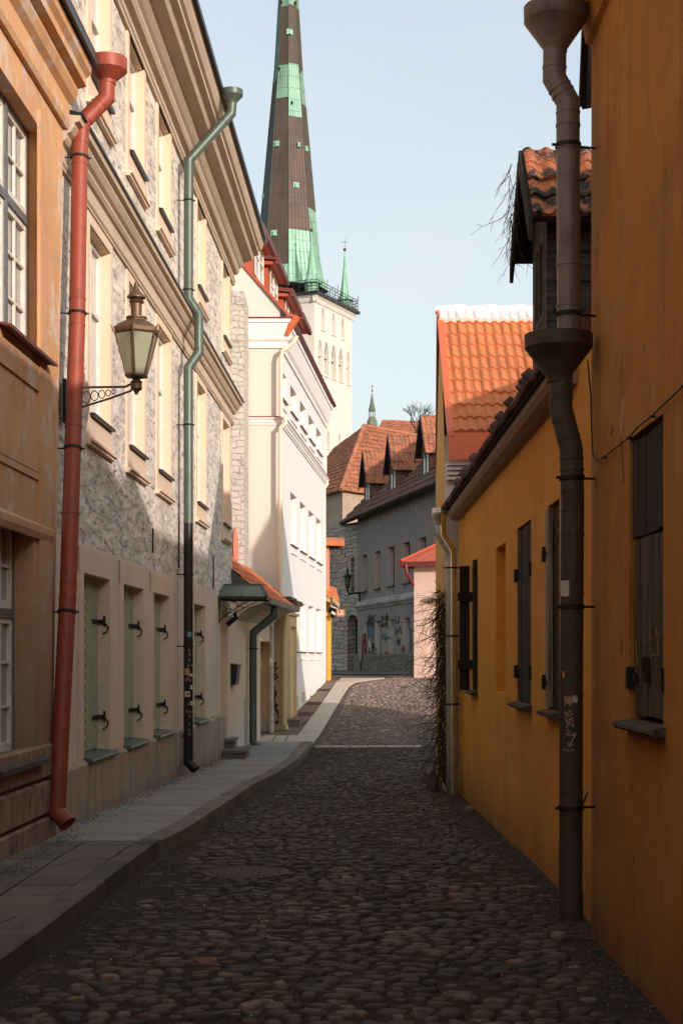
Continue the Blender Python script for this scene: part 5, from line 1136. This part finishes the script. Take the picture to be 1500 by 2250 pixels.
# ================= pink house =================
pk = thing('pink_house', (3, 52, .9), 'small pale pink house with red sheet metal roof at the bend of the street', 'house')
FK = Face((909-PX)*52/F, 52, 6.5, 50.6)
kz = CZ+(PY-1232)*52/F
m = MB(FK); ks = FK.s(938); m.wall(0, FK.L, 0, kz, [(ks, ks+1.3, .5, FK.z(945, 1322))], .12); m.quad((ks, -.118, .5), (ks+1.3, -.118, .5), (ks+1.3, -.118, 4), (ks, -.118, 4)); m.quad((0, 0, 0), (0, -5, 0), (0, -5, kz), (0, 0, kz)); m.build('wall', m_pink, pk)
m = MB(FK); m.box(ks-.1, ks+1.4, 0, .12, FK.z(945, 1322), FK.z(945, 1315)); m.build('door_lintel', m_kerb, pk)
m = MB(); A = FK.P(-.35, .35, kz-.05); B = FK.P(FK.L, .35, kz-.05); R1_ = FK.P(1.8, -2.2, kz+1.35); R2_ = FK.P(FK.L, -2.2, kz+1.5); Bk = FK.P(-.35, -5.2, kz-.05)
m.slab([A, B, R2_, R1_], .06); m.slab([Bk, A, R1_], .06); 
for i in range(1, 9): t = i/9; p, q = A+(B-A)*t, R1_+(R2_-R1_)*max(0, (t-.2)/.8); m.tube([p+Vector((0,0,.02)), q+Vector((0,0,.02))], .02, 4)
m.tube([A+Vector((0,0,.03)), R1_+Vector((0,0,.03))], .05, 5); m.build('roof', m_redroof, pk)
m = MB(FK); m.prism([(.30, kz-.22), (.42, kz-.22), (.45, kz-.06), (.36, kz-.05)], -.45, FK.L); m.box(-.40, -.28, -5, .4, kz-.22, kz-.07); m.build('gutter', m_darkred, pk)
P_ = [W(891, 1240, 51.6), W(893, 1256, 51.6), W(901, 1272, 51.7), W(907, 1285, 51.9)]
downpipe('red_rainwater_pipe', 'short dark red rainwater pipe at the corner of the pink house', 'downpipe', m_darkred, P_, .06)

# ================= orange-tiled house on the right =================
FT = Face(1.342, 20.1, 1.465, 24.1, -1)
if FT.nn.x > 0: FT.nn = -FT.nn
th = thing('orange_tiled_house', (2.5, 22, -.2), 'yellow gabled house with bright orange pantiles and a white tiled ridge', 'house')
zte = CZ+495*19.8/F; ztr_ = CZ+755*22.1/F; m_yel = plaster('ochre_gable_plaster', (.58, .36, .12, 1), (.45, .28, .10, 1), None)
m = MB(FT); m.add([(0, 0, -1), (4, 0, -1), (4, 0, zte-.25), (2.0, 0, ztr_-.03), (0, 0, zte-.25)], [(0,1,2,3,4)])
m.add([(.02, -.04, zte-.25), (2.0, -.04, ztr_-.05), (4, -.04, zte-.3), (4, -.04, -1), (.02, -.04, -1)], [(0,1,2,3,4)]); m.build('gable_wall', m_yel, th)
m = MB(); m.quad((1.342, 20.1, -1), (8, 20.1, -1), (8, 20.1, zte), (1.342, 20.1, zte), world=True); m.quad((1.465, 24.1, -1), (8, 24.1, -1), (8, 24.1, zte), (1.465, 24.1, zte), world=True); m.add([(8, 20.1, -1), (8, 24.1, -1), (8, 24.1, zte), (8, 20.1, zte)], [(0,1,2,3)], True); bl_ = len(m.v); m.f[-1] = [1, 5, 6, 2]; m.build('wall', m_creamw, th)
xv = 1.375
m = MB(); m.tiles((xv, 19.78, zte), (xv+4.6, 19.78, zte), (xv+.01, 22.1, ztr_), (xv+4.6, 22.1, ztr_), 37, 10, .03, .028, 8); m.build('roof_tiles', m_tile_new, th, smooth=False, recalc=False)
m = MB(); m.slab([(xv, 19.8, zte-.0), (xv+4.6, 19.8, zte), (xv+4.6, 22.1, ztr_-.0), (xv+.01, 22.1, ztr_)], .05); m.slab([(xv+.11, 24.4, zte-.0), (xv+4.6, 24.4, zte), (xv+4.6, 22.1, ztr_), (xv+.01, 22.1, ztr_)], .05); m.build('roof_deck', m_darkwood, th)
m = MB(); m.tiles((xv, 21.84, ztr_-.18+.03), (xv+4.6, 21.84, ztr_-.18+.03), (xv+.01, 22.1, ztr_+.06), (xv+4.6, 22.1, ztr_+.06), 37, 1, .03, .028, 8)
for i in range(11): m.tube([(xv-.04+i*.42, 22.1, ztr_+.055), (xv+.40+i*.42, 22.1, ztr_+.075)], [.055, .068], 10)
m.build('ridge_tiles', m_white_tile, th, recalc=False)
m = MB(); a0 = Vector((xv-.03, 19.72, zte-.06)); a1 = Vector((xv-.02, 22.1, ztr_+.02)); d_ = Vector((.085, 0, 0)); u_ = Vector((0, 0, .07))
m.add([a0, a1, a1+d_, a0+d_, a0+u_, a1+u_, a1+d_+u_, a0+d_+u_], [(0,1,2,3),(4,7,6,5),(0,4,5,1),(1,5,6,2),(2,6,7,3),(3,7,4,0)], True)
a2 = Vector((xv+.10, 24.4, zte-.06)); m.add([a2, a1, a1+d_, a2+d_, a2+u_, a1+u_, a1+d_+u_, a2+d_+u_], [(0,1,2,3),(4,7,6,5),(0,4,5,1),(1,5,6,2),(2,6,7,3),(3,7,4,0)], True)
m.build('verge_flashing', m_redroof2, th)
m = MB(); zf0 = CZ+(PY-1010)*19.7/F; m.box(xv, 7, 19.74, 19.80, zf0+.12, zte-.01); m.box(xv-.01, 7, 19.70, 19.755, zf0, zte-.12); m.build('fascia', m_redroof2, th)
m = MB(); 
for i in range(4): m.box(1.352+.004*i, 7, 19.80+.055*i+.0, 20.12, zf0-.055*(i+1), zf0-.055*i-.012)
m.build('eave_moulding', m_whitetrim, th)

# ================= low amber house =================
FA = Face(1.50, 8.9, 1.50, 19.8, -1)
if FA.nn.x > 0: FA.nn = -FA.nn
la = thing('low_amber_house', (2.5, 14, 0), 'low amber plastered house with dark wooden shutters and a steep old tile roof', 'house')
S = lambda px, n=0: FA.s(px, n)
wz0, wz1 = 1.22, 2.70
hs = [(S(1228), S(1203), wz0, wz1), (S(1166), S(1135), wz0, wz1), (S(1110), S(1089), 1.27, 2.66), (S(1048), S(1036), wz0, wz1)]
hs = [(min(a, b), max(a, b), c, d) for a, b, c, d in hs]
m = MB(FA); m.wall(-.6, 10.9, -1, 3.5, hs, .13)
for a, b, z0, z1 in [hs[2]]: m.quad((a, -.128, z0), (b, -.128, z0), (b, -.128, z1), (a, -.128, z1))
m.quad((10.9, 0, -1), (10.9, -6, -1), (10.9, -6, 3.5), (10.9, 0, 3.5)); m.build('wall', m_rightw, la)
def planks(face, a, b, z0, z1, n0, n1, k, seed=1):
    m = MB(face); r = random.Random(seed); w_ = (b-a)/k
    for i in range(k): m.box(a+i*w_+.004, a+(i+1)*w_-.004, n0, n1-r.uniform(0, .006), z0+r.uniform(0, .012), z1-r.uniform(0, .01))
    return m
def strap(face, x, z, n, sgn, L_=.12):
    m = MB(face); m.box(min(x, x+sgn*L_), max(x, x+sgn*L_), n, n+.008, z-.02, z+.02); m.box(x-.02, x+.02, n-.02, n+.03, z-.055, z+.055); return m
def rsill(face, a, b, z, parent):
    m = MB(face); pts = [(.0, z-.035), (.06, z-.038), (.08, z-.024), (.078, z-.008), (0, z+.008), (-.12, z+.008)]; m.prism(pts, a-.06, b+.05); return m.build('sill', m_greywood, parent)
# shutter 1 (behind pipe), opened a little; shutter 2 closed; niche; shutter 4 open
a, b, z0, z1 = hs[0]; m = planks(FA, a+.0, a+.38, z0+.02, z1-.03, -.05, -.015, 3, 2); s1_ = m.build('shutter', m_darkwood, la); m = planks(FA, b-.17, b-.01, z0+.02, z1-.03, -.01, .022, 1, 3); s2_ = m.build('shutter', m_lightwood, la); tag(s2_, 'bleached pale plank')
for z in (1.42, 2.35): strap(FA, b+.0, z, .015, -1).build('strap_hinge', m_iron, s2_)
m = MB(FA); m.quad((a, -.12, z0), (b, -.12, z0), (b, -.12, z1), (a, -.12, z1)); m.build('window', m_dark, la); rsill(FA, a, b, z0, la)
a, b, z0, z1 = hs[1]; sh_ = planks(FA, a+.02, b-.01, z0+.01, z1-.02, -.045, -.005, 4, 4).build('shutter', m_darkwood, la); rsill(FA, a, b, z0, la)
m = MB(FA); m.quad((a, -.12, z0), (b, -.12, z0), (b, -.12, z1), (a, -.12, z1)); m.build('window', m_dark, la)
for z in (1.48, 2.3):
    strap(FA, b, z, -.004, -1).build('strap_hinge', m_iron, sh_); strap(FA, a, z, -.004, 1, .1).build('strap_hinge', m_iron, sh_)
a, b, z0, z1 = hs[3]
m = planks(FA, a+.02, b-.02, z0+.05, z1-.02, -.11, -.08, 3, 5); m.build('window', m_greywood, la); rsill(FA, a, b, z0, la)
so_ = MB(FA); so_.box(b+.06, b+.095, .02, .135, z0+.0, z1-.04); so_.box(b+.02, b+.06, .02, .16, z0+.25, z0+.35); so_.box(b+.02, b+.06, .02, .16, z1-.45, z1-.35); sho = so_.build('shutter', m_darkwood, la); tag(sho, 'dark shutter standing wide open')
so_ = MB(FA); so_.box(a-.03, a-.0, .0, .05, z0+.02, z1-.02); sho2 = so_.build('shutter', m_darkwood, la)
for z in (z0+.30, z1-.40): strap(FA, b+.02, z, .0, -1).build('strap_hinge', m_iron, sho); strap(FA, a, z, .0, 1).build('strap_hinge', m_iron, sho2)
cornice(FA, la, .95, 10.9, [(0, 3.345), (.06, 3.35), (.12, 3.375), (.15, 3.41), (.155, 3.455), (0, 3.46)], plaster('grey_pink_eave', (.36, .26, .20, 1), (.26, .20, .16, 1), None), 'eave_cove')
m = MB(FA); r = random.Random(4); y_ = .9
while y_ < 10.95:
    wv = .235; j = r.uniform(-.012, .012); m.prism([(.13, 3.475+j*.3), (.22+j, 3.475), (.235+j, 3.50), (.20, 3.56), (.05, 3.72), (-.2, 3.94), (-.2, 3.6)], y_+.006, y_+wv-.006)
    if r.random() < .28: c_ = FA.P(y_+wv/2, .20+j, 3.55); m.tube([c_, c_+Vector((.05, 0, .05))], [.055, .05], 8)
    y_ += wv
m.build('eave_tiles', m_tile_dark, la)
m = MB(FA); m.prism([(.13, 3.455), (.185, 3.455), (.185, 3.473), (.13, 3.473)], .95, 10.9); m.build('eave_board', m_darkwood, la)
m = MB(FA); m.prism([(-.15, 3.62), (-.15, 3.9), (-3.2, 6.35), (-6.4, 3.6)], -8, 10.85); m.build('roof', m_tile_dark, la)
dm_s = FA.s(1172, .1); 
FD = Face(1.50, 8.9, 1.50, 19.8, -1); FD.nn = FA.nn
gdormer(FA, la, 11.9-8.9, -.02, 3.9, 5.05, 5.50, .42, 3.0, m_tile_moss, m_darkwoodh, m_curt, .035, 22, .22, (4.15, 4.80), m_darkwoodh, .26, .13)
m = MB(); m.tube([W(1285, 60, 9.1), W(1278, 235, 9.25)], .028, 4); m.slab([W(1284, 60, 9.1), W(1277, 240, 9.25), W(1300, 236, 9.4), W(1302, 60, 9.4)], .02); m.build('barge_board', m_darkwood, la)
m = MB(); m.tube([W(1020, 1128, 19.0), W(1022, 1140, 19.0)], .03, 6); m.tube([W(1016, 1124, 19.1), W(1022, 1128, 19.0)], .015, 5); m.build('eave_lamp', m_iron, la)

# ================= near amber house =================
FN = Face(1.435, -22, 1.435, 8.9, -1)
if FN.nn.x > 0: FN.nn = -FN.nn
na = thing('near_amber_house', (2.5, 6, 0), 'tall nearest amber wall with stained plaster, one plank shutter and a loose cable', 'building')
a, b = sorted((FN.s(1456), FN.s(1381))); z0 = 1.285; z1 = 2.69
m = MB(FN); m.wall(0, 30.9, -1, 5.6, [(a, b, z0, z1)], .10); m.quad((30.9, 0, -1), (30.9, -5, -1), (30.9, -5, 5.6), (30.9, 0, 5.6)); m.quad((0, 0, -1), (0, -5, -1), (0, -5, 5.6), (0, 0, 5.6)); m.build('wall', m_rightn, na)
sh_ = planks(FN, a+.015, b-.02, z0+.03, 2.18, -.055, -.02, 5, 7).build('shutter', m_greywood, na); tag(sh_, 'bleached lower planks with yellow scribble')
m = planks(FN, a+.015, b-.02, 2.185, z1-.02, -.055, -.012, 5, 8); m.build('shutter', m_darkwood, na)
m = MB(FN); m.quad((a, -.09, z0), (b, -.09, z0), (b, -.09, z1), (a, -.09, z1)); m.build('window', m_dark, na)
rsill(FN, a, b, z0, na)
for z in (1.50,): strap(FN, b, z, -.015, -1).build('strap_hinge', m_iron, sh_); strap(FN, a, z, -.015, 1, .08).build('strap_hinge', m_iron, sh_)
m = MB(FN); c_ = (a+b)/2; m.box(c_-.02, c_+.02, -.02, .02, 1.53, 1.60); m.box(c_-.035, c_+.035, -.015, .01, 1.48, 1.53); m.build('latch', m_iron, sh_)
zl_ = lambda L: [(1180+x/2.647, 850+y/2.647) for x, y in L]
strokes([zl_([(570, 1480), (580, 1620), (600, 1500), (590, 1580), (620, 1490), (610, 1600)]), zl_([(640, 1430), (650, 1380), (655, 1500), (680, 1420), (660, 1560), (690, 1560)]), zl_([(690, 1400), (700, 1560), (715, 1400)]), zl_([(640, 1480), (720, 1440)])], fon(FN, -.010), .0022, m_yel_ink, sh_, 'scribble')
m = MB(FN); m.prism([(0, 5.12), (.03, 5.14), (.05, 5.24), (.12, 5.32), (.14, 5.42), (.16, 5.5), (0, 5.52)], 0, 30.92); m.build('cornice', m_rightn, na)
m = MB(FN); m.prism([(.22, 5.53), (.22, 5.57), (-4, 6.45), (-8, 5.5)], 0, 30.95); m.build('roof', m_tile_dark, na)
cb = MB(); pts = []
for px, py in ((1290, 790), (1297, 870), (1299, 960), (1302, 1000), (1310, 1014), (1325, 1005), (1350, 985), (1380, 962), (1400, 938), (1430, 915), (1450, 895), (1500, 848), (1560, 795)): pts.append(FN.P(FN.s(px, .02), .02, FN.z(px, py, .02)))
cb.tube(pts, .0045, 6); 
for i in (5, 7, 9, 11): cb.tube([pts[i]+Vector((.02, 0, 0)), pts[i]-Vector((.008, 0, 0))], .006, 5)
tag(cb.build('wall_cable', m_iron), 'black cable sagging across the near amber wall above the shutter', 'cable')
m = MB(FN)
pt = plaster('bare_patch_plaster', (.50, .27, .15, 1), (.35, .18, .1, 1), None)
pp = [(1364, 880), (1369, 870), (1370, 905), (1367, 935), (1364, 960), (1361, 945), (1359, 925)]
m.plate([(FN.s(x), FN.z(x, y)) for x, y in pp], .0, .0015); m.build('bare_patch', pt, na)
m = MB(FN)
for L in ([(1364, 962), (1366, 1000), (1369, 1040), (1368, 1060)], [(1343, 935), (1345, 945), (1342, 955)], [(1365, 1405), (1366, 1425), (1363, 1435)], [(1390, 1880), (1392, 1895)], [(1392, 1980), (1394, 2010)]):
    m.tube([FN.P(FN.s(x), .0, FN.z(x, y)) for x, y in L], .0035, 4)
m.build('crack', m_dark, na)
m = MB(); m.tube([W(1290, 1742, 8.9), W(1278, 1768, 8.6)], .007, 6); tag(m.build('wall_hook', m_iron), 'bent iron rod poking from the amber wall corner beside the dark downpipe', 'hook')
# stones by the pipe foot
for (px, py, Y, r, lbl) in ((1225, 2052, 8.75, .05, 'pale loose stone at the foot of the dark downpipe'), (1032, 1788, 17.0, .07, 'small brown loose stone at the foot of the low amber wall')):
    p = W(px, py, Y); p.z = g(Y)+.02; m = MB(); m.lathe(p, [(r*.8, -.03), (r, .0), (r*.8, r*.45), (r*.3, r*.65)], 7, .4); tag(m.build('loose_stone', m_kerb, smooth=True), lbl, 'stone')
# manhole
mh = thing('manhole_cover', (-.71, 11.5, 0), 'round rusty iron manhole cover with a ribbed pattern in the cobbles', 'manhole cover')
m = MB(); m.lathe((-.71, 11.5, 0), [(.33, -.02), (.33, .008), (.31, .014), (.29, .014), (.285, .008), (.01, .008)], 40); m.build('frame', simple('rust_brown_iron', (.075, .045, .032), .7), mh)
m = MB()
for i in range(-5, 6):
    for j in range(-5, 6):
        x, y = i*.05, j*.05
        if x*x+y*y < .26**2: m.box(-.71+x-.016, -.71+x+.016, 11.5+y-.016, 11.5+y+.016, .006, .014)
m.build('lid', simple('rust_brown_iron_lid', (.07, .045, .034), .65), mh)

# ================= vines =================
def vine(name, label, roots, n, seed, rad_, mat):
    r = random.Random(seed); m = MB()
    for _ in range(n):
        p, d, L, st_ = roots(r); pts = [p]; q = Vector(p)
        for i in range(st_):
            d = (d+Vector((r.uniform(-.35, .35), r.uniform(-.35, .35), r.uniform(-.35, .25)))).normalized(); q = q+d*L/st_; pts.append(q.copy())
            if r.random() < .5:
                e = (d+Vector((r.uniform(-1, 1), r.uniform(-1, 1), r.uniform(-.6, .6)))).normalized(); m.tube([q, q+e*L*.12, q+e*L*.2+Vector((0, 0, -.02))], [rad_*.6, rad_*.5, rad_*.2], 3, cap=False)
        m.tube(pts, [rad_*(1-.7*i/st_) for i in range(st_+1)], 4, cap=False)
    return tag(m.build(name, mat, recalc=False), label, 'vine')
vm = simple('dead_vine', (.075, .048, .03), .9, .5, 20)
def roots1(r):  # ivy mass
    zt_ = r.uniform(.0, 2.5); wd_ = .07+.10*math.exp(-((zt_-1.6)/1.0)**2)
    p = Vector((r.uniform(1.26, 1.34), 20.0+r.uniform(-.12, .1), zt_)); return p, Vector((r.uniform(-.30, .12), r.uniform(-.2, .2), r.uniform(-1, .15))), r.uniform(.2, .55), 5
vine('dead_ivy', 'bare brown ivy tangle climbing beside the shiny zinc downpipe', roots1, 370, 3, .0062, vm)
def roots2(r):
    p = Vector((1.16+r.uniform(-.1, .12), 19.95, r.uniform(-.1, 2.2))); return p, Vector((r.uniform(-1, -.3), 0, r.uniform(-.7, .25))), r.uniform(.25, .7), 6
vine('ivy_stray_twigs', 'thin stray ivy twigs reaching out over the cobbles from the zinc downpipe', roots2, 26, 9, .0042, vm)
def roots3(r):
    p = Vector((1.30+r.uniform(-.03, .04), 11.7+r.uniform(-.1, .1), 5.15+r.uniform(-.35, .2))); return p, Vector((r.uniform(-.28, .02), 0, r.uniform(-1, -.5))), r.uniform(.12, .40), 6
vine('dormer_creeper', 'bare hanging creeper twigs on the mossy dormer verge against the sky', roots3, 34, 12, .0036, vm)
nh = thing('shadow_caster_house', (7, 30, 0), 'unseen steep roofed house added behind the tiled house to shade the white gable', 'house')
m = MB(); m.add([(4.35, 25.5, 0), (6.7, 25.5, 0), (6.7, 25.5, 6.6), (6.0, 25.5, 7.6), (5.08, 25.5, 8.2), (4.35, 25.5, 6.85), (4.35, 31, 0), (6.7, 31, 0), (6.7, 31, 3), (5.6, 31, 3.5), (4.35, 31, 3.2)], [(0,1,2,3,4,5),(6,10,9,8,7),(0,5,10,6),(5,4,9,10),(4,3,8,9),(3,2,8),(1,7,8,2)], True); m.build('wall', m_tile_dark, nh)  # added out of sight, shaped to throw the shadow on the white gable
